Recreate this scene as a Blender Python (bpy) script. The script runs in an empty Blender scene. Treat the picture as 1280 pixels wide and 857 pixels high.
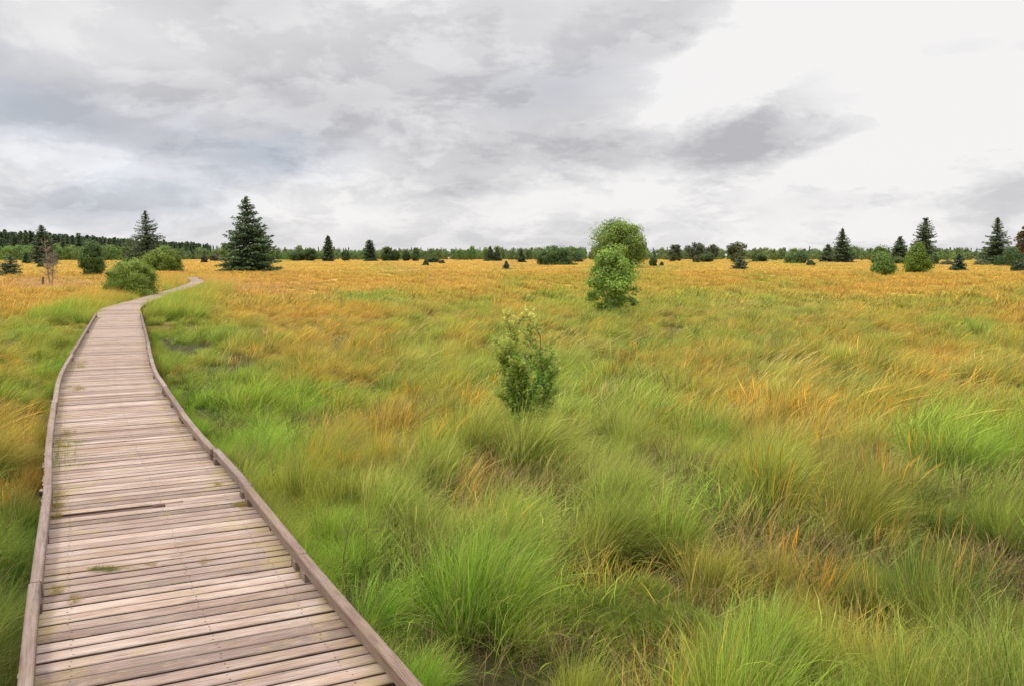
import bpy, math, random
import numpy as np
from mathutils import Vector, Matrix

random.seed(7)
RNG = np.random.default_rng(11)
R = math.radians
SC = bpy.context.scene
COL = SC.collection

# ------------------------------------------------------------------ camera
CZ = 2.10                      # eye height above the bog
F = 1013.0                     # focal length in photo pixels (1280 wide)
CX, CY = 640.0, 428.5
PITCH = math.atan(107.0 / F)
DECK = 0.35                    # walking surface
cp, sp = math.cos(PITCH), math.sin(PITCH)

cam_d = bpy.data.cameras.new('camera')
cam_d.sensor_width = 36.0
cam_d.lens = 36.0 * F / 1280.0
cam_d.clip_start = 0.05
cam_d.clip_end = 8000.0
cam = bpy.data.objects.new('camera', cam_d)
COL.objects.link(cam)
cam.location = (0, 0, CZ)
cam.rotation_euler = (math.pi / 2 - PITCH, 0, 0)
SC.camera = cam


def unproj(px, py, z=0.0):
    """point of the world seen at a photo pixel, on the level z"""
    a = (px - CX) / F
    b = (py - CY) / F
    d = np.array([a, cp - b * sp, -sp - b * cp])
    t = (z - CZ) / d[2]
    return np.array([0, 0, CZ]) + d * t


def proj(x, y, z):
    dz = z - CZ
    fw = y * cp - dz * sp
    up = y * sp + dz * cp
    return CX + F * x / fw, CY - F * up / fw


def at_dist(px, D):
    """point on the ground at distance D ahead, under photo column px"""
    return np.array([(px - CX) / F * D * cp, D, 0.0])


# ------------------------------------------------------------------ noise
def _h(ix, iy, seed):
    n = (ix * 374761393 + iy * 668265263 + seed * 974634541) & 0xFFFFFFFF
    n = ((n ^ (n >> 13)) * 1274126177) & 0xFFFFFFFF
    n = n ^ (n >> 16)
    return (n & 0xFFFF) / 65535.0


def vnoise(x, y, seed=0):
    x = np.asarray(x, float); y = np.asarray(y, float)
    ix = np.floor(x).astype(np.int64); iy = np.floor(y).astype(np.int64)
    fx = x - ix; fy = y - iy
    fx = fx * fx * (3 - 2 * fx); fy = fy * fy * (3 - 2 * fy)
    a = _h(ix, iy, seed); b = _h(ix + 1, iy, seed)
    c = _h(ix, iy + 1, seed); d = _h(ix + 1, iy + 1, seed)
    return (a * (1 - fx) + b * fx) * (1 - fy) + (c * (1 - fx) + d * fx) * fy


def fbm(x, y, seed=0, o=3):
    s = 0; a = 0.5; t = 0
    for k in range(o):
        s = s + a * vnoise(x * 2 ** k, y * 2 ** k, seed + k * 17); t += a; a *= 0.5
    return s / t


def ground_z(x, y):
    r = np.hypot(x, y)
    amp = 0.16 * np.clip(1.0 - r / 90.0, 0, 1) + 0.02
    return (fbm(x * 0.55, y * 0.55, 3) - 0.55) * amp


# ------------------------------------------------------------------ helpers
def mesh_np(name, verts, faces, mat=None, attrs=None, smooth=False):
    verts = np.asarray(verts, np.float32); faces = np.asarray(faces, np.int32)
    me = bpy.data.meshes.new(name)
    n, k = faces.shape
    me.vertices.add(len(verts)); me.vertices.foreach_set('co', verts.ravel())
    me.loops.add(n * k); me.loops.foreach_set('vertex_index', faces.ravel())
    me.polygons.add(n)
    me.polygons.foreach_set('loop_start', np.arange(0, n * k, k, dtype=np.int32))
    me.polygons.foreach_set('loop_total', np.full(n, k, np.int32))
    if smooth:
        me.polygons.foreach_set('use_smooth', np.ones(n, bool))
    me.update(calc_edges=True)
    for an, (typ, dom, data) in (attrs or {}).items():
        at = me.attributes.new(an, typ, dom)
        key = {'FLOAT': 'value', 'INT': 'value', 'FLOAT_VECTOR': 'vector', 'FLOAT_COLOR': 'color'}[typ]
        dt = np.int32 if typ == 'INT' else np.float32
        at.data.foreach_set(key, np.asarray(data, dt).ravel())
    if mat:
        me.materials.append(mat)
    return me


def link(name, me, parent=None, loc=(0, 0, 0), rotz=0.0):
    o = bpy.data.objects.new(name, me)
    o.location = loc; o.rotation_euler = (0, 0, rotz)
    COL.objects.link(o)
    if parent:
        o.parent = parent
    return o


def tag(o, label=None, cat=None, group=None, kind=None):
    if label: o['label'] = label
    if cat: o['category'] = cat
    if group: o['group'] = group
    if kind: o['kind'] = kind
    return o


def thing(name, label, cat, loc, group=None, rotz=0.0):
    o = bpy.data.objects.new(name, None)
    o.location = loc; o.rotation_euler = (0, 0, rotz)
    o.empty_display_size = 0.3
    COL.objects.link(o)
    return tag(o, label, cat, group)


class NT:
    """small wrapper to write node trees"""
    def __init__(self, tree):
        self.t = tree; tree.nodes.clear()

    def n(self, typ, ins=None, **props):
        nd = self.t.nodes.new(typ)
        for k, v in props.items():
            setattr(nd, k, v)
        for k, v in (ins or {}).items():
            s = nd.inputs[k]
            if isinstance(v, bpy.types.NodeSocket):
                self.t.links.new(v, s)
            else:
                s.default_value = v
        return nd

    def m(self, op, a, b=0.0, c=None, clamp=False):
        nd = self.t.nodes.new('ShaderNodeMath'); nd.operation = op; nd.use_clamp = clamp
        for i, v in enumerate((a, b, c)):
            if v is None: continue
            if isinstance(v, bpy.types.NodeSocket): self.t.links.new(v, nd.inputs[i])
            else: nd.inputs[i].default_value = v
        return nd.outputs[0]

    def mix(self, f, a, b, blend='MIX'):
        nd = self.t.nodes.new('ShaderNodeMix'); nd.data_type = 'RGBA'; nd.blend_type = blend
        nd.clamp_factor = True
        for s, v in ((nd.inputs[0], f), (nd.inputs[6], a), (nd.inputs[7], b)):
            if isinstance(v, bpy.types.NodeSocket): self.t.links.new(v, s)
            elif isinstance(v, (tuple, list)): s.default_value = (*v[:3], 1.0)
            else: s.default_value = v
        return nd.outputs[2]

    def ramp(self, f, stops, interp='LINEAR'):
        nd = self.t.nodes.new('ShaderNodeValToRGB'); nd.color_ramp.interpolation = interp
        e = nd.color_ramp.elements
        while len(e) < len(stops): e.new(0.5)
        for i, (p, c) in enumerate(stops):
            e[i].position = p
            e[i].color = (c, c, c, 1) if not isinstance(c, (tuple, list)) else (*c[:3], 1)
        self.t.links.new(f, nd.inputs[0])
        return nd.outputs[0]


def new_mat(name):
    m = bpy.data.materials.new(name); m.use_nodes = True
    return m, NT(m.node_tree)


def leaf_shader(nt, col, trans=0.35, rough=0.55, spec=0.2, tcol=None):
    p = nt.n('ShaderNodeBsdfPrincipled', {'Base Color': col, 'Roughness': rough, 'Specular IOR Level': spec})
    t = nt.n('ShaderNodeBsdfTranslucent', {'Color': tcol if tcol is not None else col})
    mx = nt.n('ShaderNodeMixShader', {0: trans, 1: p.outputs[0], 2: t.outputs[0]})
    nt.n('ShaderNodeOutputMaterial', {0: mx.outputs[0]})


# ------------------------------------------------------------------ materials
def mat_blade(name='grass_blade'):
    m, nt = new_mat(name)
    t = nt.n('ShaderNodeAttribute', attribute_name='t', attribute_type='GEOMETRY').outputs['Fac']
    r = nt.n('ShaderNodeAttribute', attribute_name='rnd', attribute_type='GEOMETRY').outputs['Fac']
    ca = nt.n('ShaderNodeAttribute', attribute_name='ca', attribute_type='INSTANCER').outputs['Color']
    cb = nt.n('ShaderNodeAttribute', attribute_name='cb', attribute_type='INSTANCER').outputs['Color']
    # some blades are green to the tip, others dry far down
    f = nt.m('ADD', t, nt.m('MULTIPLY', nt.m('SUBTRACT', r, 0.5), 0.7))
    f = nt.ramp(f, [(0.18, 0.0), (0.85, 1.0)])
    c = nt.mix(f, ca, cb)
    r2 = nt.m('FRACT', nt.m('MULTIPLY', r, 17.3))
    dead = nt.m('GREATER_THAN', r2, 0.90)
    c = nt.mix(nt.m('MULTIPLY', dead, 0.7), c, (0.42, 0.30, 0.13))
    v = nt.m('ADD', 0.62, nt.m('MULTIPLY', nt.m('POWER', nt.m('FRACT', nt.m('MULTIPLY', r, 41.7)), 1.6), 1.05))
    hs = nt.n('ShaderNodeHueSaturation', {'Value': v, 'Color': c, 'Saturation': 1.0})
    leaf_shader(nt, hs.outputs[0], 0.42, 0.6, 0.15)
    return m


def mat_leaf(name, trans=0.35, rough=0.5):
    m, nt = new_mat(name)
    c = nt.n('ShaderNodeAttribute', attribute_name='col').outputs['Color']
    leaf_shader(nt, c, trans, rough, 0.25)
    return m


def mat_leaf_inst(name, trans=0.3):
    m, nt = new_mat(name)
    c = nt.n('ShaderNodeAttribute', attribute_name='col').outputs['Color']
    ca = nt.n('ShaderNodeAttribute', attribute_name='ca', attribute_type='INSTANCER').outputs['Color']
    leaf_shader(nt, nt.mix(1.0, c, ca, 'MULTIPLY'), trans, 0.6, 0.15)
    return m


def mat_bark(name, c1, c2, scale=20):
    m, nt = new_mat(name)
    tc = nt.n('ShaderNodeTexCoord').outputs['Object']
    mp = nt.n('ShaderNodeMapping', {'Vector': tc, 'Scale': (1, 1, 0.25)}).outputs[0]
    n = nt.n('ShaderNodeTexNoise', {'Vector': mp, 'Scale': scale, 'Detail': 5.0}).outputs['Fac']
    c = nt.ramp(n, [(0.35, c1), (0.65, c2)])
    b = nt.n('ShaderNodeBump', {'Height': n, 'Strength': 0.6, 'Distance': 0.02})
    p = nt.n('ShaderNodeBsdfPrincipled', {'Base Color': c, 'Roughness': 0.9, 'Normal': b.outputs[0]})
    nt.n('ShaderNodeOutputMaterial', {0: p.outputs[0]})
    return m


def mat_wood(name, tint=(1, 1, 1), moss=0.5, dark=1.0):
    """weathered softwood; attribute pc = (metres along the board, metres across, random per board)"""
    m, nt = new_mat(name)
    pc = nt.n('ShaderNodeAttribute', attribute_name='pc').outputs['Vector']
    s = nt.n('ShaderNodeSeparateXYZ', {0: pc})
    u, v, r = s.outputs
    off = nt.m('MULTIPLY', r, 37.0)
    vec = nt.n('ShaderNodeCombineXYZ', {0: nt.m('ADD', u, off), 1: v, 2: off}).outputs[0]

    def noise(sc, scale=8.0, det=4.0, rough=0.6, dist=0.0, base=vec):
        mp = nt.n('ShaderNodeMapping', {'Vector': base, 'Scale': sc}).outputs[0]
        return nt.n('ShaderNodeTexNoise', {'Vector': mp, 'Scale': scale, 'Detail': det, 'Roughness': rough, 'Distortion': dist}).outputs['Fac']
    grain = noise((1.0, 22.0, 1.0), 5.0, 5.0, 0.65, 0.25)
    fine = noise((3.0, 160.0, 1.0), 6.0, 3.0, 0.6)
    blotch = noise((1.2, 5.0, 1.0), 2.2, 5.0, 0.6)
    blotch2 = noise((3.0, 9.0, 3.0), 3.5, 5.0, 0.7)
    c = nt.ramp(r, [(0.0, (0.22, 0.165, 0.14)), (0.25, (0.34, 0.262, 0.225)), (0.55, (0.43, 0.345, 0.300)), (0.8, (0.36, 0.27, 0.205)), (1.0, (0.52, 0.43, 0.375))])
    g = nt.ramp(grain, [(0.30, 0.45), (0.48, 0.95), (0.72, 1.2)])
    c = nt.mix(1.0, c, g, 'MULTIPLY')
    g2 = nt.ramp(fine, [(0.3, 0.68), (0.6, 1.1)])
    c = nt.mix(0.8, c, g2, 'MULTIPLY')
    b1 = nt.ramp(blotch, [(0.32, 0.0), (0.62, 1.0)])
    c = nt.mix(nt.m('MULTIPLY', b1, 0.75), c, nt.mix(1.0, c, (0.66, 0.55, 0.48), 'MULTIPLY'))
    # warm, less weathered wood where the surface is worn
    b2 = nt.ramp(blotch2, [(0.55, 0.0), (0.72, 1.0)])
    c = nt.mix(nt.m('MULTIPLY', b2, 0.40), c, (0.47, 0.345, 0.21))
    # dark knots and stains
    wv = nt.n('ShaderNodeMapping', {'Vector': vec, 'Scale': (2.3, 9.0, 1.0)}).outputs[0]
    vor = nt.n('ShaderNodeTexVoronoi', {'Vector': wv, 'Scale': 1.0, 'Randomness': 1.0}).outputs['Distance']
    kn = nt.ramp(nt.m('ADD', vor, nt.m('MULTIPLY', nt.m('SUBTRACT', blotch2, 0.5), 0.25)), [(0.07, 1.0), (0.17, 0.0)])
    c = nt.mix(nt.m('MULTIPLY', kn, 0.62), c, (0.13, 0.085, 0.07))
    # algae, mostly toward the board ends
    pos = nt.n('ShaderNodeNewGeometry').outputs['Position']
    al = nt.n('ShaderNodeTexNoise', {'Vector': pos, 'Scale': 3.2, 'Detail': 6.0, 'Roughness': 0.7}).outputs['Fac']
    au = nt.m('ABSOLUTE', u)
    edge = nt.ramp(au, [(0.25, 0.0), (0.66, 0.13)])
    alm = nt.ramp(nt.m('ADD', al, edge), [(0.57, 0.0), (0.72, 1.0)])
    c = nt.mix(nt.m('MULTIPLY', alm, moss), c, (0.30, 0.235, 0.085))
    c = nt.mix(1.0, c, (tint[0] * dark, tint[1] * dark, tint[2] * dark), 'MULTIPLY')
    h = nt.m('ADD', nt.m('MULTIPLY', grain, 0.7), nt.m('MULTIPLY', fine, 0.3))
    b = nt.n('ShaderNodeBump', {'Height': h, 'Strength': 0.55, 'Distance': 0.006})
    p = nt.n('ShaderNodeBsdfPrincipled', {'Base Color': c, 'Roughness': 0.78, 'Specular IOR Level': 0.3, 'Normal': b.outputs[0]})
    nt.n('ShaderNodeOutputMaterial', {0: p.outputs[0]})
    return m


def mat_plain(name, col, rough=0.8):
    m, nt = new_mat(name)
    tc = nt.n('ShaderNodeTexCoord').outputs['Object']
    n = nt.n('ShaderNodeTexNoise', {'Vector': tc, 'Scale': 9.0, 'Detail': 5.0}).outputs['Fac']
    c = nt.mix(n, tuple(x * 0.7 for x in col), tuple(x * 1.3 for x in col))
    p = nt.n('ShaderNodeBsdfPrincipled', {'Base Color': c, 'Roughness': rough})
    nt.n('ShaderNodeOutputMaterial', {0: p.outputs[0]})
    return m


def mat_ground():
    m, nt = new_mat('bog_ground')
    pos = nt.n('ShaderNodeNewGeometry').outputs['Position']
    ln = nt.n('ShaderNodeVectorMath', {0: pos}, operation='LENGTH').outputs['Value']

    def noise(sc, det=5.0, rough=0.6, stretch=(1, 1, 1)):
        mp = nt.n('ShaderNodeMapping', {'Vector': pos, 'Scale': stretch}).outputs[0]
        return nt.n('ShaderNodeTexNoise', {'Vector': mp, 'Scale': sc, 'Detail': det, 'Roughness': rough}).outputs['Fac']
    fine = noise(14.0, 8.0, 0.7)
    med = noise(1.3)
    big = noise(0.05, 4.0, 0.6)
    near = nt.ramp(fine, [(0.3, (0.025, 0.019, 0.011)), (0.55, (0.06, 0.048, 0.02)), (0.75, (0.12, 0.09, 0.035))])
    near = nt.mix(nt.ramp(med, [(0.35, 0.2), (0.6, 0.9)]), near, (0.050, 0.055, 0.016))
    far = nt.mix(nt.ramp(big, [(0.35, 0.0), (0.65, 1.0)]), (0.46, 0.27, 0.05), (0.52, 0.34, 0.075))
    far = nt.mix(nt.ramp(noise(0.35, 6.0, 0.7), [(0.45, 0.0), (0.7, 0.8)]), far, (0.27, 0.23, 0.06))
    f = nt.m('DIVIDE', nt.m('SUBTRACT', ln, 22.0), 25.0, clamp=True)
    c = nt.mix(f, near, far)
    b = nt.n('ShaderNodeBump', {'Height': fine, 'Strength': 0.8, 'Distance': 0.05})
    p = nt.n('ShaderNodeBsdfPrincipled', {'Base Color': c, 'Roughness': 0.95, 'Specular IOR Level': 0.1, 'Normal': b.outputs[0]})
    nt.n('ShaderNodeOutputMaterial', {0: p.outputs[0]})
    return m


M_BLADE = mat_blade()
M_LEAF = mat_leaf('leaves', 0.42)
M_NEEDLE = mat_leaf('needles', 0.12, 0.6)
M_FAR = mat_leaf_inst('far_foliage')
M_BARK = mat_bark('conifer_bark', (0.06, 0.045, 0.035), (0.16, 0.12, 0.09))
M_BARK2 = mat_bark('pale_bark', (0.16, 0.13, 0.10), (0.42, 0.37, 0.31))
M_DEADWOOD = mat_bark('dead_wood', (0.15, 0.12, 0.09), (0.36, 0.30, 0.23))
M_WOOD = mat_wood('weathered_planks', tint=(1.04, 1.02, 1.00), moss=0.55)
M_RAIL = mat_wood('weathered_rail', tint=(0.66, 0.63, 0.64), moss=0.2)
M_UNDER = mat_wood('under_deck_wood', tint=(0.14, 0.11, 0.10), moss=0.2)  # very dark tint for bearers and posts
M_SUNK = mat_wood('sunken_board_wood', tint=(0.50, 0.37, 0.34), moss=0.1)
M_EDGE = mat_wood('gap_shade_board_edge', tint=(0.30, 0.25, 0.23), moss=0.1)  # board sides tinted dark: shade of the plank gaps put into the colour
M_NAIL = mat_plain('rusty_screw', (0.035, 0.022, 0.018), 0.6)
M_GROUND = mat_ground()

# ------------------------------------------------------------------ sky and light
EXPO = 0.35
SUN_AZ, SUN_EL = -62.0, 47.0        # degrees from +Y toward +X / above the horizon
w = bpy.data.worlds.new('World'); SC.world = w; w.use_nodes = True
nt = NT(w.node_tree)
tc = nt.n('ShaderNodeTexCoord').outputs['Generated']
sepd = nt.n('ShaderNodeSeparateXYZ', {0: tc}); dx, dy, dz = sepd.outputs
sky = nt.n('ShaderNodeTexSky', sky_type='NISHITA')
sky.sun_disc = False
sky.sun_elevation = R(SUN_EL)
sky.sun_rotation = R(SUN_AZ)
sky.air_density = 1.0; sky.dust_density = 2.0; sky.ozone_density = 1.0
el = nt.m('ARCSINE', dz)
az = nt.m('ARCTAN2', dx, dy)
den = nt.m('ADD', nt.m('MAXIMUM', dz, 0.0), 0.32)
plane = nt.n('ShaderNodeCombineXYZ', {0: nt.m('DIVIDE', dx, den), 1: nt.m('DIVIDE', dy, den), 2: 0.0}).outputs[0]


def sn(vec, scale, det, rough=0.5, dist=0.0, off=(0, 0, 0), st=(1, 1, 1)):
    mp = nt.n('ShaderNodeMapping', {'Vector': vec, 'Location': off, 'Scale': st}).outputs[0]
    return nt.n('ShaderNodeTexNoise', {'Vector': mp, 'Scale': scale, 'Detail': det, 'Roughness': rough, 'Distortion': dist}).outputs['Fac']


nA = sn(plane, 1.2, 6.0, 0.52, 0.3)
nB = sn(plane, 3.6, 7.0, 0.55, 0.2, (3.1, 7.7, 0))
nC = sn(tc, 6.0, 9.0, 0.62, 0.0, (1, 2, 3), (1, 1, 2.2))
nD = sn(tc, 6.0, 9.0, 0.62, 0.0, (9, 5, 1), (1, 1, 2.2))
wa = nt.m('ADD', az, nt.m('MULTIPLY', nt.m('SUBTRACT', nC, 0.5), 0.20))
we = nt.m('ADD', el, nt.m('MULTIPLY', nt.m('SUBTRACT', nD, 0.5), 0.11))


def blob(px, py, rx, ry, rot, sharp=1.0):
    """soft elliptical patch of sky centred on the direction seen at a photo pixel; radii in photo px"""
    a = (px - CX) / F; b = (py - CY) / F
    d = Vector((a, cp - b * sp, -sp - b * cp)).normalized()
    a0, e0 = math.atan2(d.x, d.y), math.asin(d.z)
    cr, sr = math.cos(R(rot)), math.sin(R(rot))
    da = nt.m('SUBTRACT', wa, a0); de = nt.m('SUBTRACT', we, e0)
    p = nt.m('DIVIDE', nt.m('ADD', nt.m('MULTIPLY', da, cr), nt.m('MULTIPLY', de, sr)), rx / F)
    q = nt.m('DIVIDE', nt.m('SUBTRACT', nt.m('MULTIPLY', de, cr), nt.m('MULTIPLY', da, sr)), ry / F)
    s = nt.m('ADD', nt.m('MULTIPLY', p, p), nt.m('MULTIPLY', q, q))
    if sharp > 1.0:
        s = nt.m('POWER', s, sharp)
    return nt.m('EXPONENT', nt.m('MULTIPLY', s, -1.0))


acc = 0.785
nE = sn(plane, 2.8, 9.0, 0.60, 0.35, (2.3, 1.9, 0))
nG = sn(tc, 5.0, 9.0, 0.62, 0.25, (4, 1, 7), (1, 1, 2.6))
puff = nt.n('ShaderNodeMapRange', {'Value': nE, 'From Min': 0.485, 'From Max': 0.565, 'To Min': 0.0, 'To Max': 1.0}, interpolation_type='SMOOTHSTEP').outputs[0]
puff2 = nt.n('ShaderNodeMapRange', {'Value': nG, 'From Min': 0.48, 'From Max': 0.555, 'To Min': 0.0, 'To Max': 1.0}, interpolation_type='SMOOTHSTEP').outputs[0]
L = nt.m('ADD', nt.m('ADD', -0.075, nt.m('ADD', nt.m('MULTIPLY', puff, 0.085), nt.m('MULTIPLY', puff2, 0.095))), nt.m('ADD', acc, nt.m('MULTIPLY', nt.m('SUBTRACT', nA, 0.5), 0.22)))
L = nt.m('ADD', L, nt.m('MULTIPLY', nt.m('SUBTRACT', nB, 0.5), 0.27))
for (px, py, rx, ry, rot, amp, sh) in [
    (1060, 30, 250, 105, 10, 0.24, 2.6), (1200, 140, 170, 110, 0, 0.20, 1.4), (890, 112, 110, 42, 25, 0.24, 2.4),
    (1090, 230, 160, 50, 15, 0.20, 1.4), (810, 225, 110, 32, 18, 0.20, 1.4), (1000, 190, 120, 30, 20, 0.06, 1.0),
    (1030, 130, 170, 50, 18, -0.20, 3.0), (880, 180, 170, 50, 14, -0.15, 2.0), (1275, 110, 40, 60, 0, -0.10, 1.2),
    (1230, 228, 190, 42, 8, -0.20, 1.5), (1010, 250, 110, 16, 12, -0.08, 1.2),
    (560, 60, 330, 80, 12, -0.09, 1.2), (330, 170, 210, 60, 8, -0.12, 1.3), (720, 130, 200, 60, 15, -0.10, 1.3),
    (860, 20, 90, 45, 30, -0.12, 1.3), (650, 215, 170, 35, 10, -0.12, 1.3),
    (60, 150, 150, 55, -12, -0.16, 1.2), (110, 258, 110, 22, 5, -0.15, 1.3), (310, 195, 60, 30, 5, -0.08, 1.0),
    (430, 212, 75, 24, 15, 0.15, 2.0), (70, 205, 130, 28, -5, 0.13, 1.8), (230, 235, 120, 18, 5, 0.07, 1.5), (420, 270, 200, 22, 0, 0.07, 1.5), (90, 40, 160, 60, 0, 0.05, 1.0),
    (560, 262, 330, 22, 0, 0.08, 1.3), (700, 235, 90, 18, 12, 0.10, 2.0), (1150, 290, 200, 20, 0, 0.04, 1.0),
]:
    L = nt.m('ADD', L, nt.m('MULTIPLY', blob(px, py, rx, ry, rot, sh), amp))
L = nt.m('MULTIPLY', nt.m('MINIMUM', nt.m('MAXIMUM', L, 0.52), 0.935), 1.0 / 2 ** EXPO)
# overcast skies are brighter overhead than near the horizon
up = nt.n('ShaderNodeMapRange', {'Value': dz, 'From Min': 0.38, 'From Max': 0.80, 'To Min': 1.0, 'To Max': 3.4},
          interpolation_type='SMOOTHSTEP').outputs[0]
blue = nt.m('ADD', nt.m('ADD', blob(30, 140, 130, 45, -12), blob(320, 195, 90, 35, 5)), nt.m('ADD', blob(120, 258, 120, 26, 5), nt.m('MULTIPLY', blob(690, 110, 90, 30, 10), 0.4)))
blue = nt.m('MULTIPLY', blue, 0.55, clamp=True)
dk = nt.m('MULTIPLY', nt.m('SUBTRACT', 0.74, L), 2.4, clamp=True)
ccol = nt.mix(dk, (0.992, 0.976, 0.968), (0.955, 0.945, 1.0))
ccol = nt.mix(blue, ccol, (0.80, 0.90, 1.08))
below = nt.m('GREATER_THAN', dz, -0.02)
stren = nt.m('MULTIPLY', nt.m('MULTIPLY', L, up), nt.m('ADD', nt.m('MULTIPLY', below, 0.75), 0.25))
bg_c = nt.n('ShaderNodeBackground', {'Color': ccol, 'Strength': stren})
bg_s = nt.n('ShaderNodeBackground', {'Color': sky.outputs[0], 'Strength': 0.08})
cov = nt.m('SUBTRACT', 0.97, nt.m('MULTIPLY', blue, 0.18))
mx = nt.n('ShaderNodeMixShader', {0: cov, 1: bg_s.outputs[0], 2: bg_c.outputs[0]})
nt.n('ShaderNodeOutputWorld', {0: mx.outputs[0]})

sd = bpy.data.lights.new('sun', 'SUN')
sd.energy = 1.5; sd.angle = R(10); sd.color = (1.0, 0.95, 0.86)
so = bpy.data.objects.new('sun', sd); COL.objects.link(so)
sv = Vector((math.sin(R(SUN_AZ)) * math.cos(R(SUN_EL)), math.cos(R(SUN_AZ)) * math.cos(R(SUN_EL)) , math.sin(R(SUN_EL))))
so.rotation_euler = sv.to_track_quat('Z', 'Y').to_euler()
so.location = (-20, -5, 40)

# ------------------------------------------------------------------ ground
nr, na = 150, 160
rr = np.concatenate([[0.0], np.geomspace(0.4, 3500, nr)])
aa = np.linspace(0, 2 * np.pi, na, endpoint=False)
RRg, AAg = np.meshgrid(rr[1:], aa, indexing='ij')
gx = RRg * np.sin(AAg); gy = RRg * np.cos(AAg)
gz = ground_z(gx, gy)
V = np.concatenate([[[0, 0, 0.0]], np.stack([gx, gy, gz], -1).reshape(-1, 3)])
i = np.arange(nr - 1)[:, None]; j = np.arange(na)[None, :]
j2 = (j + 1) % na
Fq = np.stack([1 + i * na + j + 0 * j2, 1 + (i + 1) * na + j + 0 * j2, 1 + (i + 1) * na + j2, 1 + i * na + j2 + 0 * j], -1).reshape(-1, 4)[:, ::-1]
me = mesh_np('ground', V, Fq, M_GROUND, smooth=True)
g = link('ground', me); tag(g, 'flat peat bog floor under the grass', None, None, 'structure')
fan = mesh_np('ground_centre', np.concatenate([V[:na + 1]]), np.array([[0, 1 + (k + 1) % na, 1 + k, 0] for k in range(na)])[:, :3], M_GROUND, smooth=True)
import bmesh
bm = bmesh.new(); bm.from_mesh(me); bm.from_mesh(fan)
bmesh.ops.remove_doubles(bm, verts=bm.verts[:], dist=1e-5)
bmesh.ops.recalc_face_normals(bm, faces=bm.faces[:])
bm.to_mesh(me); bm.free(); bpy.data.meshes.remove(fan)

# ------------------------------------------------------------------ boardwalk
rows = [(857, 28, 523), (719, 44.5, 400), (640, 54, 336), (595, 60, 299), (540, 64, 247), (487, 69, 210),
        (465, 74, 196), (443, 88, 188), (424, 102, 183), (391.5, 120, 176.5)]
RZ = DECK + 0.11
cpts = [0.5 * (unproj(l, y, RZ) + unproj(r_, y, RZ))[:2] for y, l, r_ in rows]
d0 = cpts[0] - cpts[1]; d0 /= np.linalg.norm(d0)
cpts = [cpts[0] + d0 * 4.5, cpts[0] + d0 * 2.0] + cpts
for px, py in [(151, 386), (166, 379.5), (188, 373), (214, 365), (236, 357.5), (246, 353), (245, 350), (240, 348.2), (243, 346.5)]:
    cpts.append(unproj(px, py, DECK)[:2])
cpts = np.array(cpts)


def catmull(P, n=14):
    out = []
    for k in range(len(P) - 1):
        p0 = P[max(k - 1, 0)]; p1 = P[k]; p2 = P[k + 1]; p3 = P[min(k + 2, len(P) - 1)]
        for s in range(n):
            t = s / n
            out.append(0.5 * ((2 * p1) + (-p0 + p2) * t + (2 * p0 - 5 * p1 + 4 * p2 - p3) * t * t + (-p0 + 3 * p1 - 3 * p2 + p3) * t ** 3))
    out.append(P[-1])
    return np.array(out)


cl = catmull(cpts)


def resample(P, step):
    s = np.concatenate([[0], np.cumsum(np.linalg.norm(np.diff(P, axis=0), axis=1))])
    q = np.arange(0, s[-1], step)
    return np.stack([np.interp(q, s, P[:, 0]), np.interp(q, s, P[:, 1])], 1), q


cl, cs = resample(cl, 0.05)
for _ in range(30):
    cl[1:-1] = 0.25 * cl[:-2] + 0.5 * cl[1:-1] + 0.25 * cl[2:]
cl, cs = resample(cl, 0.05)
ct = np.gradient(cl, axis=0); ct /= np.linalg.norm(ct, axis=1)[:, None]
for _ in range(60):
    ct[1:-1] = 0.25 * ct[:-2] + 0.5 * ct[1:-1] + 0.25 * ct[2:]
ct /= np.linalg.norm(ct, axis=1)[:, None]
cn = np.stack([ct[:, 1], -ct[:, 0]], 1)         # right-hand side


def at_s(s, off=0.0):
    x = np.interp(s, cs, cl[:, 0]); y = np.interp(s, cs, cl[:, 1])
    nx = np.interp(s, cs, cn[:, 0]); ny = np.interp(s, cs, cn[:, 1])
    return np.array([x + nx * off, y + ny * off]), np.array([nx, ny])


def s_of(p):
    return cs[np.argmin(np.linalg.norm(cl - p[:2], axis=1))]


# measured half width
hw = []
for y, l, r_ in rows:
    for q in (l, r_):
        p = unproj(q, y, RZ)[:2]; k = np.argmin(np.linalg.norm(cl - p, axis=1)); hw.append((cs[k], abs(np.dot(p - cl[k], cn[k]))))
print('half widths', [(round(float(a), 1), round(float(b), 2)) for a, b in hw])
HW = 0.66


def half(s):
    return float(np.interp(s, [4, 10, 17, 27], [0.692, 0.65, 0.645, 0.625]))


CS_LIM = cs[-1]
boardwalk = thing('boardwalk', 'weathered wooden boardwalk with low kerb rails winding off to the left', 'boardwalk', (float(cl[0][0]), float(cl[0][1]), 0))
BW = np.array(boardwalk.location)


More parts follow.
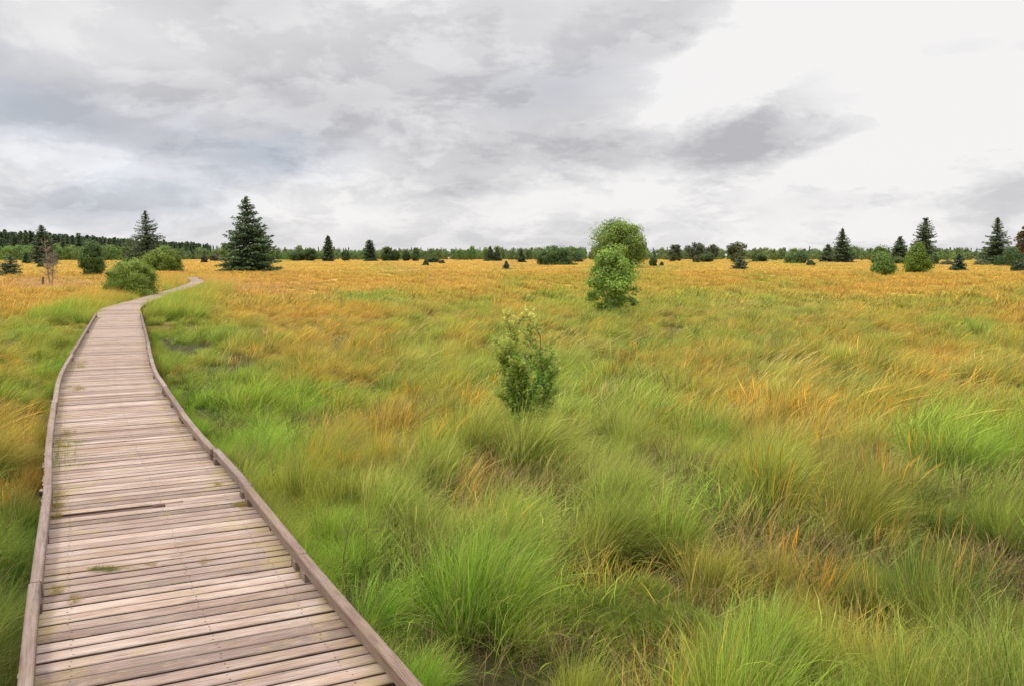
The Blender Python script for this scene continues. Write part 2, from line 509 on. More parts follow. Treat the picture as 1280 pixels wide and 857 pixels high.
class Boards:
    def __init__(self): self.v = []; self.f = []; self.pc = []; self.mi = []

    def prism(self, P0, P1, axis_n, prof, rnd, mi=0, u0=None, u1=None):
        """extrude a closed profile [(across, up)] from P0 to P1; axis_n = across direction (3d)"""
        b = len(self.v); k = len(prof)
        d = np.linalg.norm(P1 - P0)
        u0 = -d / 2 if u0 is None else u0; u1 = u0 + d
        for P, uu in ((P0, u0), (P1, u1)):
            for (a, h) in prof:
                self.v.append(P + axis_n * a + np.array([0, 0, h]))
                self.pc.append((uu, a, rnd))
        for q in range(k):
            q2 = (q + 1) % k
            self.f.append((b + q, b + q2, b + k + q2, b + k + q)); self.mi.append(mi)
        self.f.append(tuple(b + q for q in range(k))[::-1]); self.mi.append(mi)
        self.f.append(tuple(b + k + q for q in range(k))); self.mi.append(mi)

    def build(self, name, mats, parent, off):
        me = bpy.data.meshes.new(name)
        me.from_pydata([tuple(p - off) for p in self.v], [], self.f)
        at = me.attributes.new('pc', 'FLOAT_VECTOR', 'POINT')
        at.data.foreach_set('vector', np.array(self.pc, np.float32).ravel())
        for m in mats: me.materials.append(m)
        me.polygons.foreach_set('material_index', np.array(self.mi, np.int32))
        bmx = bmesh.new(); bmx.from_mesh(me); bmesh.ops.recalc_face_normals(bmx, faces=bmx.faces[:]); bmx.to_mesh(me); bmx.free()
        return link(name, me, parent)


rb = random.Random(5)
S_NAR = s_of(unproj(151, 386, DECK))
deck = Boards()
brk_s = s_of(unproj(150, 643, DECK))
s = 0.1; broken = None
while s < CS_LIM - 0.1:
    pitch = 0.099 + rb.uniform(-0.004, 0.006)
    wdt = pitch - rb.uniform(0.013, 0.022)
    c, n = at_s(s)
    n3 = np.array([n[0], n[1], 0.0]); t3 = np.array([-n[1], n[0], 0.0])
    th = 0.042
    skew = rb.gauss(-0.085, 0.006)
    n3 = n3 + t3 * skew; n3 /= np.linalg.norm(n3); t3 = np.array([-n3[1], n3[0], 0])
    zc = DECK + rb.gauss(0, 0.0014)
    wn = 0.17 * min(max((s - S_NAR) / 5.0, 0), 1)
    hl = half(s) - wn + rb.gauss(0, 0.010); hr = half(s) - wn + rb.gauss(0, 0.010)
    c3 = np.array([c[0], c[1], zc])
    a = wdt / 2; b_ = 0.004
    prof = [(-a, -th), (a, -th), (a, -b_), (a - b_, 0), (-a + b_, 0), (-a, -b_)]
    rnd = rb.random()
    if broken is None and s > brk_s:
        broken = (s, c3.copy(), n3.copy(), t3.copy(), a)
        deck.prism(c3 + n3 * 0.10, c3 + n3 * hr, t3, prof, rnd)
    else:
        deck.prism(c3 - n3 * hl, c3 + n3 * hr, t3, prof, rnd, u0=-hl)
        if s < 18:
            for un in (-0.50, 0.08, 0.52):
                for vn in (-0.022, 0.022):
                    q = c3 + n3 * (un + rb.gauss(0, 0.006)) + t3 * (vn + rb.gauss(0, 0.004)) + np.array([0, 0, 0.0008])
                    b0 = len(deck.v); rad = rb.uniform(0.0035, 0.0055)
                    for k in range(6):
                        deck.v.append(q + np.array([rad * math.cos(k * 1.047), rad * math.sin(k * 1.047), 0])); deck.pc.append((0, 0, 0))
                    deck.f.append(tuple(range(b0, b0 + 6))); deck.mi.append(1)
    s += pitch
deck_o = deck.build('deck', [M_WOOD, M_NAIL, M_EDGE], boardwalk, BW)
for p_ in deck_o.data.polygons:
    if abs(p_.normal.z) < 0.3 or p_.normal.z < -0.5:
        p_.material_index = 2  # painted gap shade on plank sides and undersides
# the board whose left half has split and sunk
bs, bc, bn, bt, ba = broken
sk = Boards()
prof = [(-ba - .004, -0.034), (ba + .004, -0.034), (ba + .004, -0.002), (-ba - .004, -0.002)]
sk.prism(bc - bn * HW - np.array([0, 0, 0.016]), bc + bn * 0.095 - np.array([0, 0, 0.010]), bt, prof, 0.1)
o = sk.build('split_board', [M_SUNK], boardwalk, BW); o['label'] = 'dark split and sunken board'
sl = Boards()
tri = [(-0.028, -0.006), (0.020, -0.006), (0.012, 0.004), (-0.02, 0.004)]
sl.prism(bc + bn * 0.02 + bt * 0.02, bc + bn * 0.22 + bt * 0.03, bt, [(x * 0.35, h + 0.006) for x, h in tri], 0.95)
o = sl.build('splinter', [M_WOOD], boardwalk, BW); o['label'] = 'pale splintered tongue of wood'

# bearers under the deck and posts in the peat
und = []
for off in (-0.50, 0.50):
    B = Boards()
    q = 0.1
    while q < CS_LIM - 0.1:
        q2 = min(q + 0.6, CS_LIM - 0.05)
        p0, _ = at_s(q, off); p1, _ = at_s(q2, off)
        d = np.array([p1[0] - p0[0], p1[1] - p0[1], 0]); d /= np.linalg.norm(d)
        nn = np.array([d[1], -d[0], 0])
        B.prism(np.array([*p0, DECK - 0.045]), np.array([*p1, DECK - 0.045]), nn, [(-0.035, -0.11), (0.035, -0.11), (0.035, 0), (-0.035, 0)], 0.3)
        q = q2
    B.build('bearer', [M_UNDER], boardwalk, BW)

# kerb rails: beams end to end on pairs of blocks
S_END = s_of(unproj(148, 391.5, RZ))
RWH, RHH = 0.027, 0.060
RB = DECK + 0.052                 # underside of the rail
for side in (-1, 1):
    s0 = 0.2
    joints = [s0]
    target = [s_of(unproj(0.5 * (l + r_), y, RZ)) for (y, l, r_) in
              ((719, 44, 400), (622, 56, 320), (572, 61, 277), (520, 66, 232), (487, 69, 210), (450, 80, 192), (430, 98, 184))] if side > 0 else \
             [s_of(unproj(0.5 * (l + r_), y, RZ)) for (y, l, r_) in ((700, 46, 385), (590, 60, 295), (497, 68, 215), (440, 90, 187))]
    joints += target + [S_END]
    for k in range(len(joints) - 1):
        a_, b_ = joints[k] + 0.004, joints[k + 1] - 0.004
        if b_ - a_ < 0.3: continue
        nseg = max(2, int((b_ - a_) / 0.35))
        off = side * (HW - 0.035)
        ss = np.linspace(a_, b_, nseg + 1)
        wob = rb.gauss(0, 0.006)
        P = []
        for q in ss:
            p, n = at_s(q, side * (half(q) - 0.032) + wob)
            P.append((np.array([p[0], p[1], RB + 0.0025 * math.sin(q * 2.1)]), np.array([n[0], n[1], 0])))
        # one continuous beam through the stations
        prof = [(-RWH, 0), (RWH, 0), (RWH, RHH - .006), (RWH - .006, RHH), (-RWH + .006, RHH), (-RWH, RHH - .006)]
        B = Boards(); rnd = rb.random(); kk = len(prof)
        for (p, n), q in zip(P, ss):
            for a, h in prof:
                B.v.append(p + n * a + np.array([0, 0, h])); B.pc.append((q - a_, a + h, rnd))
        for m_ in range(nseg):
            for e in range(kk):
                e2 = (e + 1) % kk
                B.f.append((m_ * kk + e, m_ * kk + e2, (m_ + 1) * kk + e2, (m_ + 1) * kk + e)); B.mi.append(0)
        B.f.append(tuple(range(kk))); B.mi.append(0)
        B.f.append(tuple(range(nseg * kk, nseg * kk + kk))); B.mi.append(0)
        B.build('kerb_rail', [M_RAIL], boardwalk, BW)
        bl = [b_ - 0.10, b_ + 0.10] if k < len(joints) - 2 else [b_ - 0.10]
        span = b_ - a_
        if span > 1.6:
            bl = [a_ + span * 0.5] + bl
        for q in bl:
            p, n = at_s(q, side * (half(q) - 0.032)); n3 = np.array([n[0], n[1], 0]); t3 = np.array([-n[1], n[0], 0])
            B = Boards(); c3 = np.array([p[0], p[1], 0])
            B.prism(c3 - t3 * 0.045, c3 + t3 * 0.045, n3, [(-0.031, DECK + 0.002), (0.031, DECK + 0.002), (0.031, RB - 0.002), (-0.031, RB - 0.002)], rb.random())
            B.build('rail_block', [M_RAIL], boardwalk, BW)
# posts driven into the bog under the bearers
q = 0.8
while q < 26:
    for off in (-0.50, 0.50):
        p, n = at_s(q, off); n3 = np.array([n[0], n[1], 0]); t3 = np.array([-n[1], n[0], 0])
        B = Boards(); c3 = np.array([p[0], p[1], 0])
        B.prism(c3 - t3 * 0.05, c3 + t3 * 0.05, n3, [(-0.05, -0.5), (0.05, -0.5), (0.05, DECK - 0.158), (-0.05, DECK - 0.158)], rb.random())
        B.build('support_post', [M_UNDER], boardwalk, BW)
    q += 2.4

# ------------------------------------------------------------------ vegetation zones (world map of the sward)
# palettes: G green, O olive, S straw, D gold, R rust, P heather pink, K deep green
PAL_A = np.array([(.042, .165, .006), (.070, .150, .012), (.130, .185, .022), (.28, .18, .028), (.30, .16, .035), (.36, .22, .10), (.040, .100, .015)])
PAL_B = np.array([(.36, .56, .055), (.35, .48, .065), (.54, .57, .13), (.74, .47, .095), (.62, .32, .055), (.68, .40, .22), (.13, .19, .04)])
ZN = [  # px, py, G O S D R P K, height
    (60, 340, 0, .1, 0, .9, 0, 0, 0, .8), (30, 351, 0, 0, 0, .75, 0, .25, 0, .8), (30, 362, 0, .1, 0, .9, 0, 0, 0, .8), (20, 375, 0, .2, 0, .8, 0, 0, 0, .8), (20, 415, .1, .5, .1, .3, 0, 0, 0, .9),
    (25, 455, .3, .5, 0, .2, 0, 0, 0, .9), (90, 400, .2, .4, 0, .4, 0, 0, 0, .7), (70, 450, .7, .3, 0, 0, 0, 0, 0, .8), (25, 520, 0, .1, .1, .4, .5, 0, 0, 1.1),
    (30, 570, .1, .1, 0, .3, .4, 0, .2, 1.0), (15, 650, .4, 0, .1, 0, 0, 0, .5, 1.1), (15, 750, .2, .1, 0, 0, .05, 0, .7, 1.2), (10, 850, .1, 0, 0, 0, 0, 0, .9, 1.2),
    (200, 345, 0, .1, 0, .9, 0, 0, 0, .8), (290, 350, 0, 0, 0, .5, 0, .5, 0, .7), (380, 350, 0, 0, 0, .6, 0, .4, 0, .7), (450, 353, 0, 0, 0, .7, 0, .3, 0, .7), (300, 334, 0, .1, 0, .9, 0, 0, 0, .7),
    (640, 338, 0, .2, 0, 1, 0, .15, 0, .8), (900, 338, 0, .2, 0, .9, 0, .05, 0, .8), (1200, 345, 0, .1, 0, .8, .1, 0, 0, .8),
    (640, 352, 0, .35, 0, .9, 0, .1, 0, .8), (900, 352, 0, .4, .1, .8, 0, 0, 0, .8), (1100, 352, 0, .35, 0, .8, .1, 0, 0, .8),
    (230, 380, .1, .3, 0, .6, 0, 0, 0, .8), (350, 380, 0, .3, 0, .7, 0, 0, 0, .8), (500, 368, .05, .5, .2, .3, 0, 0, 0, .8), (700, 370, .05, .5, .2, .3, 0, 0, 0, .8),
    (900, 372, 0, .4, .2, .4, 0, 0, 0, .8), (1200, 375, 0, .4, 0, .6, 0, 0, 0, .8),
    (215, 430, .7, .3, 0, 0, 0, 0, 0, .8), (270, 430, .3, .4, .1, .2, 0, 0, 0, .8), (360, 415, 0, .3, .1, .6, 0, 0, 0, .85), (500, 415, .05, .35, .3, .3, 0, 0, 0, .9),
    (700, 430, .05, .4, .4, .2, 0, 0, 0, .9), (900, 420, .05, .3, .35, .3, 0, 0, 0, .9), (1200, 420, .05, .4, .2, .35, 0, 0, 0, .9),
    (240, 500, .7, .3, 0, 0, 0, 0, 0, .85), (350, 490, .25, .35, .1, .3, 0, 0, 0, .9), (450, 500, .2, .2, .1, .3, .2, 0, 0, .95), (550, 500, .2, .2, .2, .2, .2, 0, 0, 1),
    (750, 490, .25, .2, .5, .05, 0, 0, 0, 1), (950, 490, .15, .25, .4, .2, 0, 0, 0, 1), (1200, 490, .15, .4, .2, .25, 0, 0, 0, 1),
    (330, 570, .6, .1, .3, 0, 0, 0, 0, 1), (430, 570, .35, .2, .2, .1, .15, 0, 0, 1), (460, 640, .75, 0, .25, 0, 0, 0, 0, 1.1), (530, 620, .6, 0, .4, 0, 0, 0, 0, 1.15), (640, 640, .45, .05, .5, 0, 0, 0, 0, 1.1),
    (680, 570, .25, .1, .4, .1, .15, 0, 0, 1.05), (820, 580, .3, .1, .5, .1, 0, 0, 0, 1.1), (1000, 590, .2, .25, .2, .3, .05, 0, 0, 1.1), (1200, 580, .15, .45, .15, .2, 0, 0, .05, 1.1),
    (430, 720, .75, 0, .2, 0, .05, 0, 0, .9), (560, 710, .5, 0, .1, 0, .05, 0, .35, .9), (660, 700, .35, .1, .15, .05, .08, 0, .3, .85), (600, 800, .65, .05, .3, 0, 0, 0, 0, .95),
    (760, 760, .3, .4, .1, .05, .08, 0, .1, .5), (850, 690, .25, .3, .25, .1, 0, 0, .1, 1.0), (950, 700, .15, .4, .1, .2, .05, 0, .1, 1.05), (1100, 720, .15, .45, .1, .2, .05, 0, .1, 1.05),
    (1170, 640, .05, .1, 0, 0, 0, 0, .85, 1.0), (1250, 760, .1, .35, .05, .1, .1, 0, .3, 1.0), (900, 820, .35, .25, .2, .15, .05, 0, 0, 1.0), (1100, 830, .1, .4, .1, .2, .15, 0, .05, 1.0), (1250, 660, .15, .4, .1, .15, .05, 0, .15, 1.05),
]
ZN = np.array(ZN, float)
ZN[:, 5] *= np.where(ZN[:, 1] < 440, 1.7, np.where(ZN[:, 1] < 520, 1.25, 0.8))
ZN[:, 2] += np.where(ZN[:, 1] > 430, .18, 0)


def zone(x, y, k=1.0, seed=0):
    """mixed palette weights, height at world points"""
    px, py = proj(x, y, 0.3 + 0 * x)
    ly = np.log(np.maximum(py - 318, 4)); ky = np.log(np.maximum(ZN[:, 1] - 318, 4))
    dx = (px[:, None] - ZN[None, :, 0]) / 110.0
    dyy = (ly[:, None] - ky[None, :]) / 0.26
    wgt = 1.0 / (dx ** 2 + dyy ** 2 + 0.12) ** 2
    wgt /= wgt.sum(1)[:, None]
    W = wgt @ ZN[:, 2:9]; H = wgt @ ZN[:, 9]
    r = np.hypot(x, y)
    fs = 1.1 / (1 + r / 14.0)            # patches: metre-sized near, larger far away
    nz = np.stack([fbm(x * fs + 31.7 * c, y * fs * 0.8, 50 + c + seed, 3) for c in range(7)], 1)
    Lw = np.log(W + 0.010) + (nz - 0.5) * 7.5 * k + RNG.gumbel(0, 0.55, nz.shape) * k
    E = np.exp(Lw - Lw.max(1)[:, None]); E /= E.sum(1)[:, None]
    return E, H


# ------------------------------------------------------------------ grass prototypes
WIND = np.array([0.85, 0.35, 0.0]); WIND /= np.linalg.norm(WIND)


def blades(n, Rb, Lr, lean, grav, wind, width, segs, seed, head=0.0, jitter=0.085, tuftpow=0.5, spread=0.0):
    g_ = np.random.default_rng(seed)
    a = g_.uniform(0, 2 * np.pi, n); rad = Rb * g_.uniform(0, 1, n) ** tuftpow
    base = np.stack([rad * np.cos(a), rad * np.sin(a), np.full(n, -0.03)], 1)
    az_ = a + g_.normal(0, 0.7, n)
    ln = g_.uniform(lean[0], lean[1], n) * (0.35 + 0.65 * rad / Rb)
    d = np.stack([np.sin(ln) * np.cos(az_), np.sin(ln) * np.sin(az_), np.cos(ln)], 1)
    Ls = g_.uniform(Lr[0], Lr[1], n)
    wv = g_.uniform(0.5, 1.3, n)[:, None] * wind
    gv = g_.uniform(0.4, 1.4, n)[:, None] * grav
    W2 = WIND + g_.normal(0, 0.25, (n, 3)) * np.array([1, 1, 0.3])
    P = [base]; D = [d.copy()]
    step = Ls / segs
    for k in range(segs):
        t = (k + 1) / segs
        d = d + W2 * wv * (t * 1.3 / segs) + np.array([0, 0, -1.0]) * gv * (t ** 1.5 * 2.0 / segs) + g_.normal(0, jitter, (n, 3)) / segs * 3
        d /= np.linalg.norm(d, axis=1)[:, None]
        P.append(P[-1] + d * step[:, None]); D.append(d.copy())
    P = np.stack(P, 1); D = np.stack(D, 1)                 # n, segs+1, 3
    tw = g_.uniform(0, np.pi, n)
    s0 = np.stack([np.cos(tw), np.sin(tw), np.zeros(n)], 1)[:, None, :]
    side = s0 - (s0 * D).sum(-1, keepdims=True) * D
    side /= np.linalg.norm(side, axis=-1, keepdims=True) + 1e-6
    t = np.linspace(0, 1, segs + 1)
    if head > 0:
        prof = np.where(t > 0.62, head * np.sin(np.clip((t - 0.60) / 0.40, 0, 1) * np.pi) ** 0.7 + 0.35, 0.42)
    else:
        prof = np.clip(1.0 - t ** 2.2, 0.06, 1) * (0.75 + 0.25 * np.sin(t * np.pi))
    wd = (width * g_.uniform(0.6, 1.35, n))[:, None, None] * prof[None, :, None] * 0.5
    Lv = P - side * wd; Rv = P + side * wd
    Vv = np.stack([Lv, Rv], 2).reshape(-1, 3)
    m_ = segs + 1
    b = (np.arange(n) * m_ * 2)[:, None]; k = (np.arange(segs) * 2)[None, :]
    Fc = np.stack([b + k, b + k + 1, b + k + 3, b + k + 2], -1).reshape(-1, 4)
    ta = np.tile(np.repeat(t, 2), n); ra = np.repeat(g_.random(n), m_ * 2)
    return Vv, Fc, ta, ra


def proto(coll, name, parts):
    Vs, Fs, T, Rn = [], [], [], []; off = 0
    for (v, f, t, r) in parts:
        Vs.append(v); Fs.append(f + off); T.append(t); Rn.append(r); off += len(v)
    me = mesh_np(name, np.concatenate(Vs), np.concatenate(Fs), M_BLADE,
                 {'t': ('FLOAT', 'POINT', np.concatenate(T)), 'rnd': ('FLOAT', 'POINT', np.concatenate(Rn))}, smooth=True)
    o = bpy.data.objects.new(name, me); coll.objects.link(o)


def newcoll(name):
    return bpy.data.collections.new(name)


C_TUS = newcoll('tussock_shapes')        # near tussocks
for k in range(9):
    proto(C_TUS, 'tussock_%02d' % k, [
        blades(230, 0.15, (0.35, 0.80), (0.05, 0.80), 0.8, 0.50, 0.0045, 7, 100 + k),
        blades(90, 0.13, (0.60, 1.00), (0.10, 0.80), 1.9, 0.75, 0.0040, 8, 150 + k),
        blades(90, 0.13, (0.60, 0.95), (0.0, 0.40), 0.35, 0.8, 0.0028, 7, 200 + k)])
C_MID = newcoll('mid_tussock_shapes')
for k in range(8):
    proto(C_MID, 'mid_tussock_%02d' % k, [
        blades(130, 0.22, (0.35, 0.80), (0.05, 0.9), 0.75, 0.55, 0.009, 5, 300 + k),
        blades(50, 0.18, (0.60, 0.95), (0.0, 0.45), 0.45, 0.9, 0.006, 5, 400 + k)])
C_FAR = newcoll('far_tussock_shapes')
for k in range(6):
    proto(C_FAR, 'far_tussock_%02d' % k, [blades(150, 0.60, (0.28, 0.60), (0.0, 0.8), 0.7, 0.6, 0.021, 3, 500 + k)])
C_STEM = newcoll('stem_shapes')
for k in range(7):
    proto(C_STEM, 'stem_%02d' % k, [blades(26, 0.16, (0.65, 1.10), (0.0, 0.40), 0.22, 0.8, 0.0032, 8, 600 + k, head=0.9, jitter=0.04)])
C_SPIKE = newcoll('spike_shapes')
for k in range(6):
    proto(C_SPIKE, 'spike_%02d' % k, [blades(14, 0.14, (0.45, 0.75), (0.0, 0.26), 0.05, 0.15, 0.0095, 8, 700 + k, head=1.1, jitter=0.03)])
C_LOW = newcoll('low_shapes')
for k in range(6):
    proto(C_LOW, 'low_%02d' % k, [blades(120, 0.28, (0.12, 0.38), (0.1, 1.2), 0.8, 0.4, 0.0056, 4, 800 + k, jitter=0.12)])


def scatter(name, coll, pts, rot, scl, idx, ca, cb, label, cat):
    n = len(pts)
    me = bpy.data.meshes.new(name)
    me.vertices.add(n); me.vertices.foreach_set('co', np.asarray(pts, np.float32).ravel())
    for an, typ, key, data in (('rotv', 'FLOAT_VECTOR', 'vector', rot), ('sclv', 'FLOAT_VECTOR', 'vector', scl), ('idx', 'INT', 'value', idx),
                               ('ca', 'FLOAT_COLOR', 'color', np.c_[ca, np.ones(n)]), ('cb', 'FLOAT_COLOR', 'color', np.c_[cb, np.ones(n)])):
        at = me.attributes.new(an, typ, 'POINT')
        at.data.foreach_set(key, np.asarray(data, np.int32 if typ == 'INT' else np.float32).ravel())
    o = link(name, me)
    ng = bpy.data.node_groups.new(name + '_scatter', 'GeometryNodeTree')
    ng.interface.new_socket('Geometry', in_out='INPUT', socket_type='NodeSocketGeometry')
    ng.interface.new_socket('Geometry', in_out='OUTPUT', socket_type='NodeSocketGeometry')
    N = ng.nodes; Lk = ng.links
    gi = N.new('NodeGroupInput'); go = N.new('NodeGroupOutput')
    ci = N.new('GeometryNodeCollectionInfo'); ci.inputs['Collection'].default_value = coll
    ci.inputs['Separate Children'].default_value = True; ci.inputs['Reset Children'].default_value = True
    ip = N.new('GeometryNodeInstanceOnPoints'); ip.inputs['Pick Instance'].default_value = True

    def attr(nm, typ):
        a = N.new('GeometryNodeInputNamedAttribute'); a.data_type = typ; a.inputs['Name'].default_value = nm
        return a.outputs['Attribute']
    Lk.new(gi.outputs[0], ip.inputs['Points']); Lk.new(ci.outputs[0], ip.inputs['Instance'])
    Lk.new(attr('idx', 'INT'), ip.inputs['Instance Index'])
    Lk.new(attr('rotv', 'FLOAT_VECTOR'), ip.inputs['Rotation'])
    Lk.new(attr('sclv', 'FLOAT_VECTOR'), ip.inputs['Scale'])
    Lk.new(ip.outputs[0], go.inputs[0])
    md = o.modifiers.new('scatter', 'NODES'); md.node_group = ng
    tag(o, label, cat, None, 'stuff')
    return o


clk = cl[::4]; cnk = cn[::4]


def deck_dist(x, y):
    d = np.full(len(x), 1e9)
    side = np.zeros(len(x))
    for a in range(0, len(clk), 60):
        c = clk[a:a + 60]
        dd = np.hypot(x[:, None] - c[None, :, 0], y[:, None] - c[None, :, 1])
        k = dd.argmin(1); m_ = dd.min(1)
        sg = (x - c[k, 0]) * cnk[a:a + 60][k, 0] + (y - c[k, 1]) * cnk[a:a + 60][k, 1]
        side = np.where(m_ < d, sg, side)
        d = np.minimum(d, m_)
    return d, side


def ring(r0, r1, dens, az=44, power=0.0):
    """random points in a wedge ahead; density per m2 at r0, falling with r^-power"""
    out = []
    edges = np.geomspace(r0, r1, max(2, int(math.log(r1 / r0) / 0.15)))
    for a, b in zip(edges[:-1], edges[1:]):
        dn = dens * (((a + b) / 2) / r0) ** (-power)
        area = R(az) * (b * b - a * a)
        n = RNG.poisson(dn * area)
        rr_ = np.sqrt(RNG.uniform(a * a, b * b, n)); th = RNG.uniform(-R(az), R(az), n)
        out.append(np.stack([rr_ * np.sin(th), rr_ * np.cos(th)], 1))
    return np.concatenate(out)


def orient(n, rz=0.5, tilt=0.12, x=None, y=None):
    r = np.stack([RNG.normal(0, tilt, n), RNG.normal(0, tilt, n), RNG.uniform(-rz, rz, n)], 1)
    if x is not None:                       # gusts lay the grass over in patches
        gust = fbm(x * 0.8, y * 0.5, 77, 2) - 0.35
        r[:, 1] += gust * 0.55
        r[:, 0] += (fbm(x * 0.6, y * 0.6, 88, 2) - 0.5) * 0.45
        r[:, 2] += (fbm(x * 0.4, y * 0.4, 99, 2) - 0.5) * 1.3
    return r


def cols(E, n, jit=0.10):
    j = 1 + RNG.normal(0, jit, (n, 1)) + RNG.normal(0, 0.04, (n, 3))
    return np.clip(E @ PAL_A * j, 0.005, .9), np.clip(E @ PAL_B * j, 0.005, .9)


def lay(name, coll, nproto, P, seed, sc, label, cat='grass', clear=0.80, rz=0.6, tilt=0.10, wide=1.0, hvar=0.25, pal=None, bias=None, keep=None, zoff=0.0, k=1.0, sig=0.2):
    off = None
    if isinstance(P, tuple):
        P, CC, off, cr_ = P
        uq, inv = np.unique(CC, axis=0, return_inverse=True); inv = inv.ravel()
        E, H = zone(uq[:, 0], uq[:, 1], k, 0); x, y = P[:, 0], P[:, 1]
        E2, _ = zone(x, y, k * 0.7, 5)
        E, H = 0.55 * E[inv] + 0.45 * E2, H[inv]
    else:
        x, y = P[:, 0], P[:, 1]
        E, H = zone(x, y, k, 0)
    m_ = np.ones(len(x), bool)
    dd, sd_ = deck_dist(x, y)
    m_ &= dd > clear
    if keep is not None:
        m_ &= keep(x, y, E, H)
    x, y, E, H, dd = x[m_], y[m_], E[m_], H[m_], dd[m_]
    n = len(x)
    if off is not None:
        off, cr_ = off[m_], cr_[m_]
    hmul = sc * H * (1 + RNG.normal(0, hvar, n)).clip(0.45, 1.5)
    hmul *= 0.82 + 0.45 * fbm(x * 0.7, y * 0.7, 5, 2)
    if off is not None:
        hmul *= np.clip(1.12 - 0.28 * np.hypot(off[:, 0], off[:, 1]) / sig + 0.13 * cr_[:, 2], 0.5, 1.22)
    hmul *= np.where(y < 24, np.clip(0.62 + (dd - clear) * 0.45, 0.62, 1.0), 1.0)      # shorter at the boards
    wmul = hmul * wide
    ca, cb = cols(E, n)
    if pal is not None:
        ca, cb = pal(E, n, ca, cb)
    z = ground_z(x, y) + zoff
    ro = orient(n, rz, tilt, x, y)
    if off is not None:
        ro[:, 1] += np.clip(off[:, 0] / sig * 0.30, -.6, .7) + 0.16 * cr_[:, 0]
        ro[:, 0] += np.clip(-off[:, 1] / sig * 0.30, -.6, .6) + 0.12 * cr_[:, 1]
    return scatter(name, coll, np.stack([x, y, z], 1), ro, np.stack([wmul, wmul, hmul], 1),
                   RNG.integers(0, nproto, n), ca, cb, label, cat)


def clumps(r0, r1, dens, kids, sig, az=46, power=0.0):
    """tussocks in groups: returns child points, clump centres, offsets"""
    c = ring(r0, r1, dens, az, power)
    r = np.hypot(c[:, 0], c[:, 1])
    k = RNG.poisson(kids * (0.6 + 0.8 * RNG.random(len(c)))) + 1
    cc = np.repeat(c, k, 0)
    size = np.repeat(RNG.uniform(0.6, 1.35, len(c)), k)
    off = RNG.normal(0, 1, cc.shape) * sig * size[:, None]
    return cc + off, cc, off, np.repeat(RNG.normal(0, 1, (len(c), 3)), k, 0)


def gap(x, y, thr, seed=9, fs=1.6):
    return fbm(x * fs, y * fs, seed, 2) > thr


# near sward
MOSS = unproj(765, 745, 0.1); HOLE = unproj(1165, 665, 0.3); SAP = unproj(663, 548, 0.15)


def clearings(x, y):
    return (np.hypot((x - MOSS[0]), (y - MOSS[1]) * 0.8) > 0.50) & (np.hypot(x - SAP[0], y - SAP[1] + 0.25) > 0.38) & (np.hypot(x - HOLE[0], y - HOLE[1]) > 0.22)


def crow(x, y):                # stay clear of tussocks right before the lens
    return np.hypot(x, y) > 1.7


P = clumps(1.6, 9.5, 3.3, 4.2, 0.125, 50)
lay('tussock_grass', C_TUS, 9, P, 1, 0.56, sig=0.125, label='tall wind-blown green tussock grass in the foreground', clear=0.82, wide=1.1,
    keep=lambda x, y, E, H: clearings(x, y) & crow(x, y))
P = ring(1.6, 10.5, 12.0, 48)


def pal_low(E, n, ca, cb):
    d = (RNG.random(n) < 0.35)[:, None]
    return np.where(d, np.array([.13, .095, .04]) * RNG.uniform(.6, 1.3, (n, 1)), ca), np.where(d, np.array([.34, .25, .11]) * RNG.uniform(.6, 1.3, (n, 1)), cb)


lay('undergrowth_grass', C_LOW, 6, P, 2, 0.95, pal=pal_low, label='short tangled grass between the tussocks', clear=0.70, tilt=0.15,
    keep=lambda x, y, E, H: crow(x, y))


def pal_stem(E, n, ca, cb):
    j = 1 + RNG.normal(0, 0.12, (n, 1))
    w_ = np.clip(E[:, 3] + E[:, 4], 0, 1)[:, None]
    gr = np.clip(E[:, 0] + E[:, 6] * 0.6, 0, 1)[:, None]
    w_ = np.clip(w_ + (RNG.random((n, 1)) < 0.45) * 0.8, 0, 1)
    a = (1 - w_) * np.array([.22, .26, .05]) + w_ * np.array([.38, .24, .04])
    b = (1 - w_) * np.array([.58, .50, .17]) + w_ * np.array([.78, .42, .05])
    a = a * (1 - gr * 0.3); b = b * (1 - gr * 0.22)
    return a * j, b * j


P = ring(1.8, 9.5, 8.5, 50)
lay('dry_seed_stalks', C_STEM, 7, P, 3, 0.50, 'straw-coloured seed stalks leaning over the foreground tussocks', 'grass', clear=0.88, pal=pal_stem, tilt=0.14,
    keep=lambda x, y, E, H: ((0.6 * E[:, 2] + E[:, 3] + 0.35 * E[:, 1] + .08) > RNG.random(len(x))) & clearings(x, y) & crow(x, y))


def pal_spike(E, n, ca, cb):
    j = 1 + RNG.normal(0, 0.15, (n, 1))
    return np.tile([.26, .14, .035], (n, 1)) * j, np.tile([.80, .36, .035], (n, 1)) * j


P = ring(1.8, 20, 7.0, 46, 0.4)
lay('orange_flower_spikes', C_SPIKE, 6, P, 4, 0.50, 'orange seed spikes standing among the green grass', 'wild flowers', clear=0.9, pal=pal_spike, tilt=0.10,
    keep=lambda x, y, E, H: ((E[:, 4] * 1.7 + 0.35 * E[:, 3] + .05) > RNG.random(len(x))) & clearings(x, y) & (np.hypot(x, y) > 4.6))

